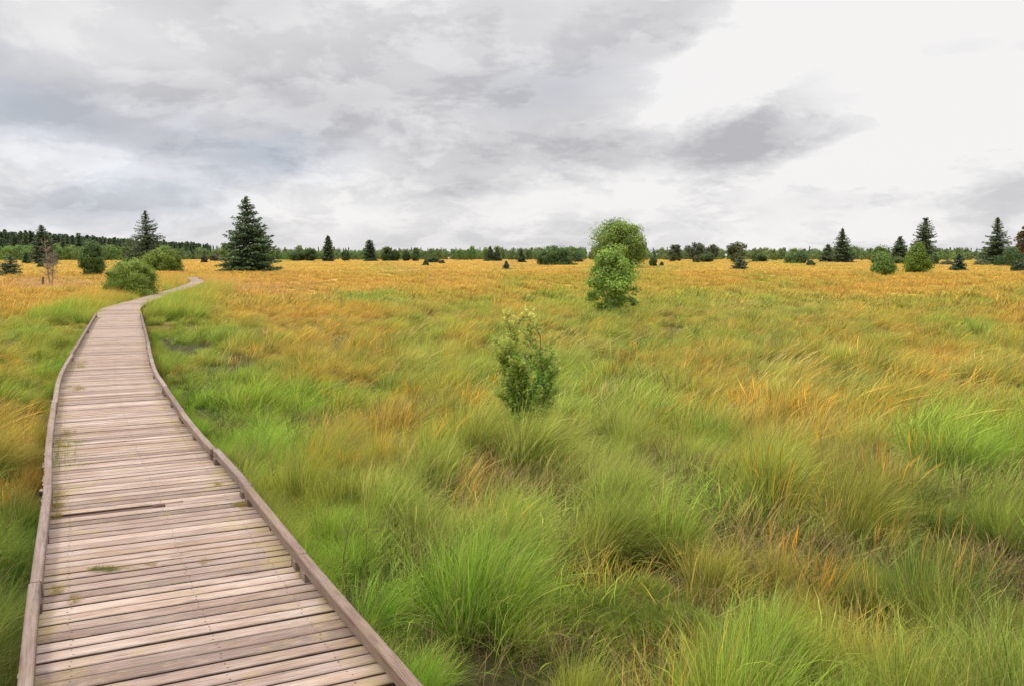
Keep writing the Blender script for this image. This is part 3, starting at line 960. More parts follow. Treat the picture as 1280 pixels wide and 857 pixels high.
# middle distance
P = clumps(9.0, 34, 1.7, 4.6, 0.21, 44, 0.5)
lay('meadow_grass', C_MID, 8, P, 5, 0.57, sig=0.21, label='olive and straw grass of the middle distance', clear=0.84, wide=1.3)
P = ring(9.0, 34, 4.2, 43, 0.35)
lay('meadow_underlayer', C_MID, 8, P, 15, 0.34, 'lower grass between the tussocks of the middle distance', clear=0.84, wide=2.0)
P = ring(9.0, 34, 3.2, 44, 0.5)
lay('yellow_seed_heads', C_STEM, 7, P, 6, 0.52, 'yellow seeding grass of the middle distance', clear=0.84, pal=pal_stem, wide=2.5,
    keep=lambda x, y, E, H: (E[:, 2] + E[:, 3] + .2 * E[:, 1] + .05) > RNG.random(len(x)))
# grass leaning in over the board edges
ks = RNG.integers(0, np.searchsorted(cs, 27), 330); of = np.where(RNG.random(330) < .5, -1, 1) * RNG.uniform(0.69, 0.92, 330)
P = cl[ks] + cn[ks] * of[:, None]
P = P[np.hypot(P[:, 0], P[:, 1]) > 1.7]
lay('edge_grass', C_TUS, 9, P, 9, 0.50, 'grass crowding in against the boardwalk edges', clear=0.68, wide=0.8)
# far field
P = ring(32, 110, 1.7, 42, 1.0)
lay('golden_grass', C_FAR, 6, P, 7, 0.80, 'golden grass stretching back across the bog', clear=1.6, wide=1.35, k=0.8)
ks = RNG.integers(np.searchsorted(cs, 30), len(cs), 2600); of = np.where(RNG.random(2600) < .5, -1, 1) * RNG.uniform(0.72, 2.6, 2600)
P = cl[ks] + cn[ks] * of[:, None]
lay('board_side_grass', C_MID, 8, P, 8, 0.95, 'gold grass crowding the far stretch of the boardwalk', clear=0.70, wide=1.0)
P = ring(105, 620, 0.30, 42, 1.35)


def widen(name, P):
    r = np.hypot(P[:, 0], P[:, 1])
    n = len(r)
    E, H = zone(P[:, 0], P[:, 1], 0.7, 0)
    ca, cb = cols(E, n, 0.12)
    wd = (1.6 + r / 90.0) * RNG.uniform(0.7, 1.4, n)
    hh = RNG.uniform(0.65, 1.1, n) * 0.9
    dd, _ = deck_dist(P[:, 0], P[:, 1])
    m_ = dd > 2
    return scatter(name, C_FAR, np.c_[P, ground_z(P[:, 0], P[:, 1])][m_], orient(n, 3.1, 0.03)[m_], np.stack([wd, wd, hh], 1)[m_], RNG.integers(0, 6, n)[m_],
                   ca[m_], cb[m_], 'distant golden grass running up to the tree line', 'grass')


widen('distant_grass', P)

# ------------------------------------------------------------------ trees
def leaf_cards(centres, normals, size, aspect, col, g_, fold=0.25):
    """one diamond leaf per centre"""
    n = len(centres)
    nn = normals + g_.normal(0, 0.6, (n, 3)); nn /= np.linalg.norm(nn, axis=1)[:, None] + 1e-9
    ref = g_.normal(0, 1, (n, 3)); u = np.cross(nn, ref); u /= np.linalg.norm(u, axis=1)[:, None] + 1e-9
    v = np.cross(nn, u)
    s = size * g_.uniform(0.6, 1.4, n)[:, None]
    a = centres - u * s * 0.5; b = centres + v * s * 0.5 * aspect + nn * s * 0.08
    c = centres + u * s * 0.55; d = centres - v * s * 0.5 * aspect + nn * s * 0.08
    Vv = np.stack([a, b, c, d], 1).reshape(-1, 3)
    Fc = np.arange(n * 4).reshape(n, 4)
    cc = np.repeat(col, 4, 0)
    return Vv, Fc, cc


def tube(pts, radii, k=6):
    """tapered limb"""
    pts = np.asarray(pts, float); n = len(pts); V_ = []; F_ = []
    for i_ in range(n):
        t = pts[min(i_ + 1, n - 1)] - pts[max(i_ - 1, 0)]; t /= np.linalg.norm(t) + 1e-9
        ref = np.array([1.0, 0, 0]) if abs(t[0]) < 0.8 else np.array([0, 1.0, 0])
        u = np.cross(t, ref); u /= np.linalg.norm(u); v = np.cross(t, u)
        for q in range(k):
            a = 2 * math.pi * q / k
            V_.append(pts[i_] + radii[i_] * (math.cos(a) * u + math.sin(a) * v))
    for i_ in range(n - 1):
        for q in range(k):
            q2 = (q + 1) % k
            F_.append((i_ * k + q, i_ * k + q2, (i_ + 1) * k + q2, (i_ + 1) * k + q))
    return np.array(V_), np.array(F_)


def join(parts):
    Vs, Fs, off = [], [], 0
    for v, f in parts:
        Vs.append(v); Fs.append(f + off); off += len(v)
    return np.concatenate(Vs), np.concatenate(Fs)


def spruce_geo(H, W, seed, card, dark, tip, whorl=None, open_=0.2, power=0.92, base=0.02, rust=0.0, dens=1.0, rag=0.22):
    g_ = np.random.default_rng(seed)
    nw = whorl or max(14, int(H / 0.30))
    limbs = []; C = []; SZ = []; T = []; DR = []
    for iw in range(nw):
        f = (iw + g_.uniform(-0.3, 0.3)) / nw
        f = min(max(f, 0.0), 0.985)
        z = H * (base + (1 - base) * f)
        Rm = W / 2 * (1 - f) ** power * (1.0 - 0.34 * math.exp(-f * 11))
        nb = int(5 + 5 * (1 - f) + g_.integers(0, 3))
        a0 = g_.uniform(0, 6.28)
        wr = 1 + g_.normal(0, rag * 0.6)
        for b in range(nb):
            a = a0 + b * 2 * math.pi / nb + g_.normal(0, 0.25)
            Lb = max(0.035 * W / 2, Rm * min(wr * (1 + g_.normal(0, rag)), 1.22))
            if g_.random() < open_: Lb *= g_.uniform(0.35, 0.8)
            zb = z + g_.uniform(-0.75, 0.75) * H / nw
            rise = (0.35 * f + 0.02) * Lb; droop = (0.38 - 0.30 * f) * Lb
            out = np.array([math.cos(a), math.sin(a), 0]); lat = np.array([-math.sin(a), math.cos(a), 0])
            m_ = max(4, int(Lb / card * 2.6 * dens))
            t = np.linspace(0.10, 1.0, m_) if f < 0.6 else np.linspace(0.03, 1, m_)
            q = out[None] * (t * Lb)[:, None]
            zz = zb + rise * t - droop * t ** 1.6 + 0.10 * Lb * np.clip(t - 0.75, 0, 1) * 4
            q[:, 2] = zz
            wsp = Lb * 0.36 * np.sin(np.clip(t * 1.05, 0, 1) * math.pi * 0.93) ** 0.8 + card * 0.15
            kk = 5
            for r_ in range(kk):
                off = g_.uniform(-1, 1, m_)
                c = q + lat[None] * (off * wsp)[:, None] + g_.normal(0, card * 0.16, (m_, 3))
                c[:, 2] -= np.abs(off) * wsp * 0.22
                C.append(c)
                dr = out[None] * 0.8 + lat[None] * (np.sign(off) * 0.55)[:, None] + np.array([0, 0, -0.25]) + g_.normal(0, 0.38, (m_, 3))
                DR.append(dr); T.append(t); SZ.append(np.full(m_, 0.55 + 0.45 * (1 - f)))
            if H > 5:
                limbs.append(tube([np.array([0, 0, z]), q[m_ // 2] * np.array([1, 1, 1]), q[-1]], [0.012 * H * (1 - f) * 0.35 + 0.01, 0.02, 0.006], 4))
    C = np.concatenate(C); DR = np.concatenate(DR); T = np.concatenate(T); SZ = np.concatenate(SZ); n = len(C)
    DR /= np.linalg.norm(DR, axis=1)[:, None]
    sdir = np.cross(DR, np.array([0, 0, 1.0]) + g_.normal(0, 0.8, (n, 3))); sdir /= np.linalg.norm(sdir, axis=1)[:, None]
    s = card * (SZ * g_.uniform(0.6, 1.3, n))[:, None]
    up_ = np.cross(sdir, DR)
    a = C - DR * s * 0.5; b = C + sdir * s * 0.24 - up_ * s * 0.05; c = C + DR * s * 0.65; d = C - sdir * s * 0.24 - up_ * s * 0.05
    Vv = np.stack([a, b, c, d], 1).reshape(-1, 3); Fc = np.arange(n * 4).reshape(n, 4)
    mixf = (T ** 2 * g_.uniform(0.2, 1.0, n))[:, None]
    col = np.array(dark)[None] * (1 - mixf) + np.array(tip)[None] * mixf
    if rust > 0:
        rm = (g_.random(n) < rust * (0.3 + 0.7 * (C[:, 2] / H)))[:, None]
        col = np.where(rm, np.array([.16, .08, .06])[None], col)
    col = col * g_.uniform(0.75, 1.25, (n, 1))
    col = np.c_[np.repeat(col, 4, 0), np.ones(n * 4)]
    zt = np.linspace(-0.1, H * 0.99, 8)
    tr = tube([np.array([0.01 * H * math.sin(i_), 0.008 * H * math.cos(i_ * 1.7), z]) * np.array([1, 1, 1]) for i_, z in enumerate(zt)], list(np.linspace(0.022 * H + 0.01, 0.004, 8)), 8)
    return (Vv, Fc, col), join([tr] + limbs)


def dist_of(base_y, hb=0.35):
    return (CZ - hb) * F / (base_y - 321.5)


TREES = []


def spruce(px, top, basey, wpx, label, seed, D=None, name='spruce_tree', group='conifers scattered over the bog', dark=(.056, .086, .042), tip=(.140, .190, .075), cat='tree', **kw):
    D = D or dist_of(basey)
    p = at_dist(px, D)
    Hh = (basey - top) * D / F + 0.35
    Ww = wpx * D / F * 1.28
    card = kw.pop('card', max(0.10, D / 810 * 2.0, Hh / 28))
    crown, trunk = spruce_geo(Hh, Ww, seed, card, dark, tip, **kw)
    t = thing(name, label, cat, (p[0], p[1], ground_z(p[0], p[1]) - 0.02), group)
    t.rotation_euler = (R(RNG.normal(0, 1.6)), R(RNG.normal(0, 1.8)), 0)
    c = link('crown', mesh_np('crown', crown[0], crown[1], M_NEEDLE, {'col': ('FLOAT_COLOR', 'POINT', crown[2])}), t)
    b = link('trunk', mesh_np('trunk', trunk[0], trunk[1], M_BARK, smooth=True), t)
    return t


def crown_geo(H, W, D_, seed, leaf, n, c1, c2, zlo=0.0, shape='egg', clump=0.17, nclump=60, aspect=0.6, lump=0.25, inner=0.25, rust=0.0, shear=0.0):
    """foliage spread in clumps through an uneven crown volume"""
    g_ = np.random.default_rng(seed)
    # clump centres
    d = g_.normal(0, 1, (nclump, 3)); d /= np.linalg.norm(d, axis=1)[:, None]
    rad = g_.uniform(inner, 1.0, nclump) ** 0.42
    hh = d[:, 2] * 0.5 + 0.5
    if shape == 'dome':
        d = np.sign(d) * np.abs(d) ** 0.8; d[:, 2] = np.abs(d[:, 2]) * 1.0
        C = d * rad[:, None]; C[:, 0] *= W / 2; C[:, 1] *= D_ / 2; C[:, 2] = C[:, 2] * (H - zlo) + zlo
    else:
        C = d * rad[:, None]
        zz = C[:, 2] * 0.5 + 0.5
        wf = {'egg': 1.12 - 0.45 * zz, 'top': 0.72 + 0.45 * zz, 'cone': 1.35 - 1.15 * zz, 'col': 1.0 + 0 * zz}[shape]
        C[:, 0] *= W / 2 * wf; C[:, 1] *= D_ / 2 * wf; C[:, 2] = zlo + zz * (H - zlo)
    C *= (1 - clump * 0.55) if shape != 'dome' else 1 - clump * 0.4
    if shape == 'dome' or shape == 'egg' or shape == 'col': C[:, 2] += 0.0
    cr = clump * W * g_.uniform(0.6, 1.25, nclump) * (1 + g_.normal(0, lump, nclump)).clip(0.5, 1.6)
    tone = g_.uniform(0, 1, nclump)
    k = g_.integers(0, nclump, n)
    dd = g_.normal(0, 1, (n, 3)); dd /= np.linalg.norm(dd, axis=1)[:, None]
    rr_ = g_.uniform(0, 1, n) ** 0.45
    P = C[k] + dd * (rr_ * cr[k])[:, None] * np.array([1, 1, 0.8])
    P[:, 2] = np.where(P[:, 2] < 0.03, g_.uniform(0.03, max(0.05, H * 0.12), n), P[:, 2])
    if shear: P[:, 0] += shear * P[:, 2] / H * W
    nn = dd * 0.7 + (P - np.array([0, 0, H * 0.45])) / np.array([W, D_, H]) * 1.6
    f = np.clip(tone[k] * 0.65 + g_.uniform(0, 0.5, n), 0, 1)[:, None]
    col = np.array(c1)[None] * (1 - f) + np.array(c2)[None] * f
    if rust:
        m_ = (g_.random(n) < rust * (0.3 + P[:, 2] / H))[:, None]; col = np.where(m_, np.array([.30, .13, .05]), col)
    col = col * g_.uniform(0.8, 1.2, (n, 1))
    Vv, Fc, cc = leaf_cards(P, nn, leaf, aspect, np.c_[col, np.ones(n)], g_)
    # trunk and limbs
    parts = []
    zt = np.linspace(-0.1, H * 0.75, 6)
    parts.append(tube([np.array([g_.normal(0, 0.012) * H + shear * z / H * W, g_.normal(0, 0.012) * H, z]) for z in zt], list(np.linspace(0.024 * H + 0.01, 0.008 * H, 6)), 7))
    for c in C[g_.permutation(nclump)[:min(nclump, 22)]]:
        z0 = min(max(c[2] * 0.55, 0.05 * H), H * 0.7)
        s_ = np.array([0, 0, z0]); mid = (s_ + c) / 2 + np.array([0, 0, -0.03 * H])
        parts.append(tube([s_, mid, c], [0.009 * H + 0.003, 0.006 * H + 0.002, 0.002 * H + 0.001], 5))
    return (Vv, Fc, cc), join(parts)


def leafy(px, top, basey, wpx, label, seed, D=None, name='broadleaf_tree', group='broadleaf trees scattered over the bog', cat='tree', c1=(.035, .075, .018), c2=(.12, .20, .05),
          n=None, shape='egg', zlo=None, leaf=None, stem='trunk', foliage='crown', depth=1.0, bark=None, **kw):
    D = D or dist_of(basey)
    p = at_dist(px, D)
    Hh = (basey - top) * D / F + 0.35
    Ww = wpx * D / F
    leaf = leaf or max(0.05, D / 810 * 1.5)
    n = n or int(min(26000, max(3500, 12.0 * (Hh * Ww) / leaf ** 2)))
    fo, tr = crown_geo(Hh, Ww, Ww * depth, seed, leaf, n, c1, c2, zlo=(0.0 if zlo is None else zlo * Hh), shape=shape, **kw)
    t = thing(name, label, cat, (p[0], p[1], ground_z(p[0], p[1]) - 0.02), group)
    link(foliage, mesh_np(foliage, fo[0], fo[1], M_LEAF, {'col': ('FLOAT_COLOR', 'POINT', fo[2])}), t)
    link(stem, mesh_np(stem, tr[0], tr[1], bark or M_BARK, smooth=True), t)
    return t


def bush(*a, **k):
    k.setdefault('name', 'round_bush'); k.setdefault('cat', 'bush'); k.setdefault('group', 'bushes scattered over the bog')
    k.setdefault('shape', 'dome'); k.setdefault('stem', 'stem'); k.setdefault('foliage', 'foliage')
    return leafy(*a, **k)


GRN1, GRN2 = (.085, .135, .025), (.33, .42, .08)
LG1, LG2 = (.10, .16, .04), (.30, .40, .11)
DKG1, DKG2 = (.055, .09, .035), (.15, .21, .07)

# left side
spruce(312, 246, 338, 64, 'largest dark spruce standing alone right of the boardwalk bend', 21, open_=0.12, power=0.82, rag=0.16, rust=0.04, dens=1.25, dark=(.052, .090, .040), tip=(.145, .225, .075))
spruce(187, 265, 333, 46, 'layered dark spruce rising behind the two round green bushes', 22, D=165, open_=0.35, power=0.85, rag=0.32, rust=0.03, dens=0.8)
leafy(163, 297, 331, 24, 'dark broadleaf tree just left of the layered spruce', 23, D=185, c1=DKG1, c2=DKG2)
bush(162, 319, 368, 64, 'bright green dome-shaped bush beside the boardwalk bend', 24, c1=GRN1, c2=(.35, .46, .08), n=40000, leaf=0.060, clump=0.13, nclump=200, inner=0.35)
bush(203, 308, 338, 44, 'round green bush behind and right of the dome-shaped one', 25, c1=GRN1, c2=(.33, .43, .08), clump=0.14, nclump=140, inner=0.35, n=30000, leaf=0.16)
bush(114, 299, 342, 30, 'upright dark green bushy tree left of the domed bush', 26, c1=(.045, .09, .03), c2=(.15, .24, .06), shape='col', name='broadleaf_tree', cat='tree', stem='trunk', foliage='crown', clump=0.2, nclump=110, inner=0.3, n=14000)
spruce(55, 283, 330, 28, 'narrow dark spruce behind the dead tree', 27, D=220, power=0.7, open_=0.2, rust=0.06)
spruce(11, 319, 342, 26, 'small dark spruce at the far left edge of the bog', 28, power=0.6)
spruce(33, 316, 329, 10, 'tiny green conifer right of the small spruce at the left edge', 29, dark=(.03, .07, .03), tip=(.08, .15, .06))
bush(50, 328, 333.5, 7, 'tiny dark shrub in the gold grass behind the dead tree', 30, c1=DKG1, c2=DKG2)
spruce(410, 294, 325.5, 13, 'narrow spruce with a sparse pointed crown, left one of two on the tree line', 31, D=360, power=0.6, open_=0.35, dark=(.03, .05, .03))
spruce(463, 300, 325.5, 13, 'narrow blunt-topped spruce, right one of two on the tree line', 32, D=360, power=0.42, dark=(.03, .055, .03))
bush(255, 319, 328, 7, 'dark lump of a shrub left of the largest spruce', 33, c1=(.04, .045, .035), c2=(.09, .09, .07))
bush(270, 319, 326.5, 14, 'low dark shrub touching the largest spruce on its left', 34, c1=(.06, .06, .035), c2=(.13, .12, .07))
leafy(285, 302, 327, 26, 'pale green tree showing behind the left side of the largest spruce', 35, D=330, c1=LG1, c2=LG2)
# middle
bush(541, 321, 328, 15, 'low olive bush in the open bog left of centre', 36, D=260, c1=(.05, .075, .03), c2=(.11, .14, .05))
spruce(532, 324, 331, 7, 'tiny dark conifer beside the low olive bush', 37)
bush(552, 325, 329, 7, 'tiny flat shrub right of the low olive bush', 38, c1=(.05, .075, .03), c2=(.11, .14, .05))
spruce(633, 326, 335.5, 9, 'tiny layered conifer alone in the gold grass near centre', 39, open_=0.4)
spruce(612, 308, 326, 12, 'left one of a pair of pointed conifers on the tree line', 40, D=370)
spruce(621, 309, 326, 10, 'right one of a pair of pointed conifers on the tree line', 41, D=370)
spruce(652, 312, 328, 10, 'small conifer left of the wide dark bush', 42, D=280, dark=(.025, .05, .025))
bush(694, 309, 330.5, 46, 'wide dark green bush on the far edge left of the round tree', 43, n=14000, leaf=0.42, inner=0.1, c1=(.045, .09, .03), c2=(.14, .22, .06), clump=0.15, nclump=120)
bush(717, 314, 327, 26, 'paler bush against the right end of the wide dark bush', 44, D=300, c1=(.05, .08, .03), c2=(.12, .17, .06))
leafy(774, 273, 333, 70, 'large round-crowned broadleaf tree behind the bushy birch', 45, D=140, c1=(.085, .15, .03), c2=(.33, .45, .09), shape='col', clump=0.15, nclump=150, n=34000, leaf=0.28, rust=0.01, lump=0.3, zlo=0.02)
leafy(767, 297, 384, 70, 'bushy young birch standing alone just right of centre', 46, name='young_birch', c1=(.10, .18, .03), c2=(.40, .55, .10), shape='egg', clump=0.14, nclump=120, n=12500, leaf=0.085,
      bark=M_BARK2, group='broadleaf trees scattered over the bog', inner=0.3)
bush(817, 318, 332.5, 11, 'small upright green shrub right of the round-crowned tree', 47, c1=(.05, .09, .03), c2=(.14, .2, .06), shape='egg')
bush(827, 327.5, 332, 5, 'tiny dark tuft of shrub beside the small upright shrub', 48, c1=DKG1, c2=DKG2)
leafy(844, 303, 326, 18, 'rounded tree at the left end of the copse', 49, D=330, c1=(.05, .075, .035), c2=(.14, .17, .075))
leafy(870, 301, 326, 26, 'widest tree in the middle of the copse', 50, D=340, c1=(.05, .07, .035), c2=(.14, .165, .08), shape='top', zlo=0.15)
leafy(890, 304, 326, 18, 'loose-crowned tree at the right end of the copse', 51, D=330, c1=(.06, .07, .04), c2=(.15, .16, .085), shape='top', zlo=0.25)
leafy(883, 314, 327, 20, 'low dark tree in front of the copse', 52, D=300, c1=DKG1, c2=DKG2)
bush(871, 319, 328, 9, 'small pale shrub in front of the copse', 53, c1=(.09, .10, .045), c2=(.2, .2, .09))
leafy(921, 299, 326, 26, 'separate round-topped tree above the dark layered shrub', 54, D=260, c1=(.06, .08, .035), c2=(.18, .21, .085), shape='top', zlo=0.1)
spruce(925, 321, 335.5, 22, 'low dark layered spruce under the separate round-topped tree', 55, power=0.5, open_=0.5, rag=0.35)
bush(949, 316, 326.5, 18, 'rounded dark bush right of the separate round-topped tree', 56, D=320, c1=(.04, .075, .025), c2=(.12, .18, .055))
bush(997, 313.5, 328, 30, 'broad light green bush left of the layered spruce pair', 57, D=250, c1=(.06, .1, .03), c2=(.17, .24, .07))
bush(1014, 326, 331.5, 9, 'tiny dark shrub right of the broad light green bush', 58, c1=DKG1, c2=(.08, .12, .05))
# right
spruce(1034, 304, 325.5, 15, 'small dark spruce beside the open layered one', 59, D=300, power=0.6)
spruce(1053, 284, 326, 25, 'open layered spruce with gaps between its branches', 60, D=280, open_=0.4, rag=0.32, power=0.82, rust=0.03, dens=0.75)
leafy(1101, 303, 330, 24, 'bright green tree behind the small bright spruce', 61, D=190, c1=GRN1, c2=(.17, .27, .07))
leafy(1104, 314, 341, 31, 'small bright green conical tree at the edge of the open grass', 62, name='conical_tree', c1=(.07, .13, .03), c2=(.22, .34, .07), shape='cone', clump=0.2, nclump=110, n=14000)
spruce(1124, 293, 324.5, 19, 'dark pointed spruce between the bright trees', 63, D=300, power=0.62)
spruce(1154, 272, 327, 27, 'tall ragged blunt-topped spruce behind the conical green shrub', 64, D=260, open_=0.35, power=0.55, rag=0.32, rust=0.06, dens=0.8)
bush(1148, 299, 339.5, 32, 'conical yellow-green shrub before the tall ragged spruce', 65, c1=(.07, .13, .02), c2=(.26, .37, .05), shape='cone', clump=0.22, nclump=90, name='broadleaf_tree', cat='tree', stem='trunk', foliage='crown', n=16000)
bush(1123, 320, 328, 15, 'low rounded green bush between two conifers', 66, c1=GRN1, c2=(.17, .24, .07), D=230)
bush(1165, 318, 329.5, 14, 'dull green shrub at the foot of the tall ragged spruce', 67, D=210, c1=(.05, .08, .03), c2=(.12, .17, .06))
spruce(1199, 317, 337.5, 16, 'small bluish spruce alone in the grass on the right', 68, power=0.55, dark=(.035, .075, .04), tip=(.09, .15, .07))
bush(1184, 326, 330.5, 14, 'flat pale shrub left of the small bluish spruce', 69, c1=(.10, .12, .05), c2=(.2, .21, .1))
spruce(1245, 272, 330, 36, 'big dark spruce with spreading layers near the right edge', 70, D=200, open_=0.32, power=0.85, rag=0.3, rust=0.03, dens=0.8)
bush(1228, 325, 331, 16, 'pale low shrub at the left foot of the spreading spruce', 71, c1=(.11, .13, .055), c2=(.22, .23, .11))
leafy(1281, 279, 334, 26, 'sparse brownish tree cut by the right edge', 72, D=140, c1=(.05, .06, .03), c2=(.15, .14, .07), shape='top', zlo=0.4, rust=0.22, group=None)
bush(1268, 307, 331, 44, 'dark green bush behind the sparse brownish tree', 73, D=170, c1=(.045, .085, .03), c2=(.11, .18, .06))
bush(1276, 325, 338, 20, 'dark undergrowth bush at the foot of the sparse brownish tree', 74, c1=(.04, .06, .03), c2=(.09, .13, .055))

# small shrubs dotted over the open bog


# dead tree: thin bare stems with brown twigs
def dead_tree():
    g_ = np.random.default_rng(81)
    D = dist_of(352); p = at_dist(61, D); Hh = (352 - 296) * D / F + 0.3
    t = thing('dead_tree', 'bare multi-stemmed dead tree in the gold grass at left', 'tree', (p[0], p[1], 0), None)
    for k in range(4):
        a = g_.uniform(0, 6.28); x0 = 0.10 * math.cos(a + k * 1.7); y0 = 0.10 * math.sin(a + k * 1.7)
        h = Hh * (1.0, 0.86, 0.72, 0.6)[k]
        pts = [np.array([x0 * (1 + 2.2 * q) + g_.normal(0, 0.02), y0 * (1 + 2 * q) + g_.normal(0, 0.02), h * q]) for q in np.linspace(-0.03, 1, 8)]
        v, f = tube(pts, list(np.linspace(0.045, 0.008, 8)), 6)
        st = link('trunk', mesh_np('trunk', v, f, M_DEADWOOD, smooth=True), t)
        tw = []
        for b in range(26):
            q = g_.uniform(0.3, 1.0); i_ = int(q * 7); bp = pts[min(i_, 7)]
            aa_ = g_.uniform(0, 6.28); L_ = g_.uniform(0.2, 0.65) * (1.2 - q * 0.6)
            e = bp + np.array([math.cos(aa_) * L_, math.sin(aa_) * L_, L_ * g_.uniform(0.2, 1.0)])
            mid = (bp + e) / 2 + g_.normal(0, 0.04, 3)
            tw.append(tube([bp, mid, e], [0.013, 0.010, 0.006], 4))
            for _ in range(4):
                s_ = bp + (e - bp) * g_.uniform(0.3, 1); e2 = s_ + g_.normal(0, 0.16, 3) + np.array([0, 0, 0.06])
                tw.append(tube([s_, (s_ + e2) / 2, e2], [0.008, 0.007, 0.005], 3))
        v, f = join(tw)
        link('twigs', mesh_np('twigs', v, f, M_DEADWOOD), st)
    p = at_dist(52, dist_of(351))
    v, f = tube([np.array([0, 0, -0.1]), np.array([0.0, 0, 0.35]), np.array([0.02, 0, 0.62]), np.array([0.02, 0, 0.66])], [0.10, 0.09, 0.07, 0.01], 9)
    s_ = link('tree_stump', mesh_np('tree_stump', v, f, M_BARK, smooth=True), None, (p[0], p[1], 0))
    tag(s_, 'short dark stump left of the dead tree', 'stump')


dead_tree()

# ------------------------------------------------------------------ foreground sapling
def sapling():
    g_ = np.random.default_rng(93)
    p = SAP
    gz0 = float(ground_z(p[0], p[1]))
    D = p[1]
    Hh = (545 - 385) * D / F * 1.07 + 0.14
    t = thing('birch_sapling', 'young leafy birch sapling in the foreground grass near centre', 'sapling', (p[0], p[1], gz0), None)
    parts = []; LC = []; LN = []; LF = []

    def grow(base, d, L, r, depth, dens, fade):
        n = 7
        pts = [base.copy()]; dd = d / np.linalg.norm(d)
        for k in range(n):
            dd = dd + g_.normal(0, 0.09, 3) + np.array([0, 0, 0.05]); dd /= np.linalg.norm(dd)
            pts.append(pts[-1] + dd * L / n)
        parts.append(tube(pts, list(np.linspace(r, r * 0.35, n + 1)), 5))
        for k in range(1, n + 1):
            if depth > 0 and (k > 1 or depth < 2):
                for _ in range(2 if depth > 1 else 1):
                    a = g_.uniform(0, 6.28); out = np.array([math.cos(a), math.sin(a), g_.uniform(0.15, 0.7)])
                    taper = 1 - (k / n) * 0.45
                    grow(pts[k], out + dd * 0.5, L * (0.33 if depth > 1 else 0.42) * taper * g_.uniform(0.7, 1.2), r * 0.45, depth - 1, dens, fade)
            m_ = int(1.0 * dens) if depth < 2 else 0
            for _ in range(m_):
                LC.append(pts[k] + g_.normal(0, 0.022, 3)); LN.append(np.array([g_.normal(0, .5), g_.normal(0, .5), 0.7])); LF.append(pts[k][2])
    def fill(n_):
        for _ in range(n_):
            q = g_.uniform(0.08, 0.97) ** 0.9; z = Hh * q; rr_ = Hh * 0.275 * (1 - q) ** 0.95 * (0.75 + 0.25 * math.sin(q * 3)) * math.sqrt(g_.random())
            a = g_.uniform(0, 6.28); c = np.array([rr_ * math.cos(a), rr_ * math.sin(a), z])
            s_ = np.array([0, 0, max(z - rr_ * 0.9, 0.02)])
            parts.append(tube([s_, (s_ + c) / 2 + np.array([0, 0, .01]), c], [.003, .0025, .0012], 4))
            for k in range(5):
                LC.append(c + (s_ - c) * g_.uniform(0, 0.45) + g_.normal(0, .022, 3)); LN.append(np.array([g_.normal(0, .5), g_.normal(0, .5), 0.7]))
    fill(105)
    for (ox, tilt, hh, dn) in ((-0.02, (-.10, 0), .84, 2.2), (0.03, (.12, .05), .95, 1.8), (0.0, (.0, -.1), 1.0, 2.2), (-0.04, (-.15, .1), .66, 1.8), (0.05, (.20, -.1), .62, 1.6), (0.02, (.05, .2), .75, 2.0), (-.03, (-.05, -.2), .7, 2.0)):
        grow(np.array([ox, 0, 0]), np.array([tilt[0], tilt[1], 1.0]), Hh * hh * 0.86, 0.010, 2, dn, 0)
    v, f = join(parts)
    link('stem', mesh_np('stem', v, f, M_BARK, smooth=True), t)
    LC = np.array(LC); LN = np.array(LN)
    LC = LC[(LC[:, 2] > 0.06)]; LN = LN[:len(LC)]
    n = len(LC)
    h = LC[:, 2] / Hh
    yl = np.clip((h - 0.62) / 0.38 + g_.normal(0, 0.22, n), 0, 1)[:, None]        # the top leaves turn yellow
    edge = np.clip((np.hypot(LC[:, 0], LC[:, 1]) - 0.16) / 0.22 + g_.normal(0, 0.25, n), 0, 1)[:, None]
    yl = np.maximum(yl, edge * 0.55)
    col = np.array([.17, .33, .04]) * (1 - yl) + np.array([.58, .54, .13]) * yl
    
    col *= g_.uniform(0.75, 1.35, (n, 1))
    Vv, Fc, cc = leaf_cards(LC, LN, 0.040, 0.60, np.c_[col, np.ones(n)], g_)
    link('leaves', mesh_np('leaves', Vv, Fc, M_LEAF, {'col': ('FLOAT_COLOR', 'POINT', cc)}), t)
    print('sapling leaves', n)


sapling()


# ------------------------------------------------------------------ moss hummocks and moss on the boards
def moss_mat():
    """low mats of bright moss in the gap between the tussocks"""
    g_ = np.random.default_rng(55); P_ = []; C_ = []
    for px, py, rx, ry in ((752, 752, .26, .10), (806, 738, .22, .08), (795, 775, .30, .10), (775, 760, .34, .22), (840, 770, .2, .12)):
        c = unproj(px, py, 0.10)
        for _ in range(60):
            a = g_.uniform(0, 6.28); r_ = math.sqrt(g_.random())
            x, y = c[0] + rx * r_ * math.cos(a), c[1] + ry * r_ * math.sin(a)
            P_.append((x, y, float(ground_z(x, y)) + 0.10 * (1 - r_ ** 2) - 0.02)); C_.append(np.array([.22, .30, .035]) * g_.uniform(.6, 1.25))
    n = len(P_); C_ = np.array(C_)
    scatter('moss', C_LOW, np.array(P_), np.c_[g_.normal(0, .2, n), g_.normal(0, .2, n), g_.uniform(-3, 3, n)], np.tile([.42, .42, .26], (n, 1)), g_.integers(0, 6, n), C_ * .7, C_,
            'bright green moss mats in the gap between the foreground tussocks', 'moss')


moss_mat()

# fringes of yellow moss and sprouting grass on the boards
pts = []; cl_ = []; sc_ = []
gm = np.random.default_rng(5)


def patch(px, py, n, sx, sy, colr, size):
    for _ in range(n):
        p = unproj(px + gm.normal(0, sx), py + gm.normal(0, sy), DECK + 0.004)
        pts.append(p); cl_.append(np.array(colr) * gm.uniform(0.7, 1.3)); sc_.append(size * gm.uniform(0.5, 1.3))


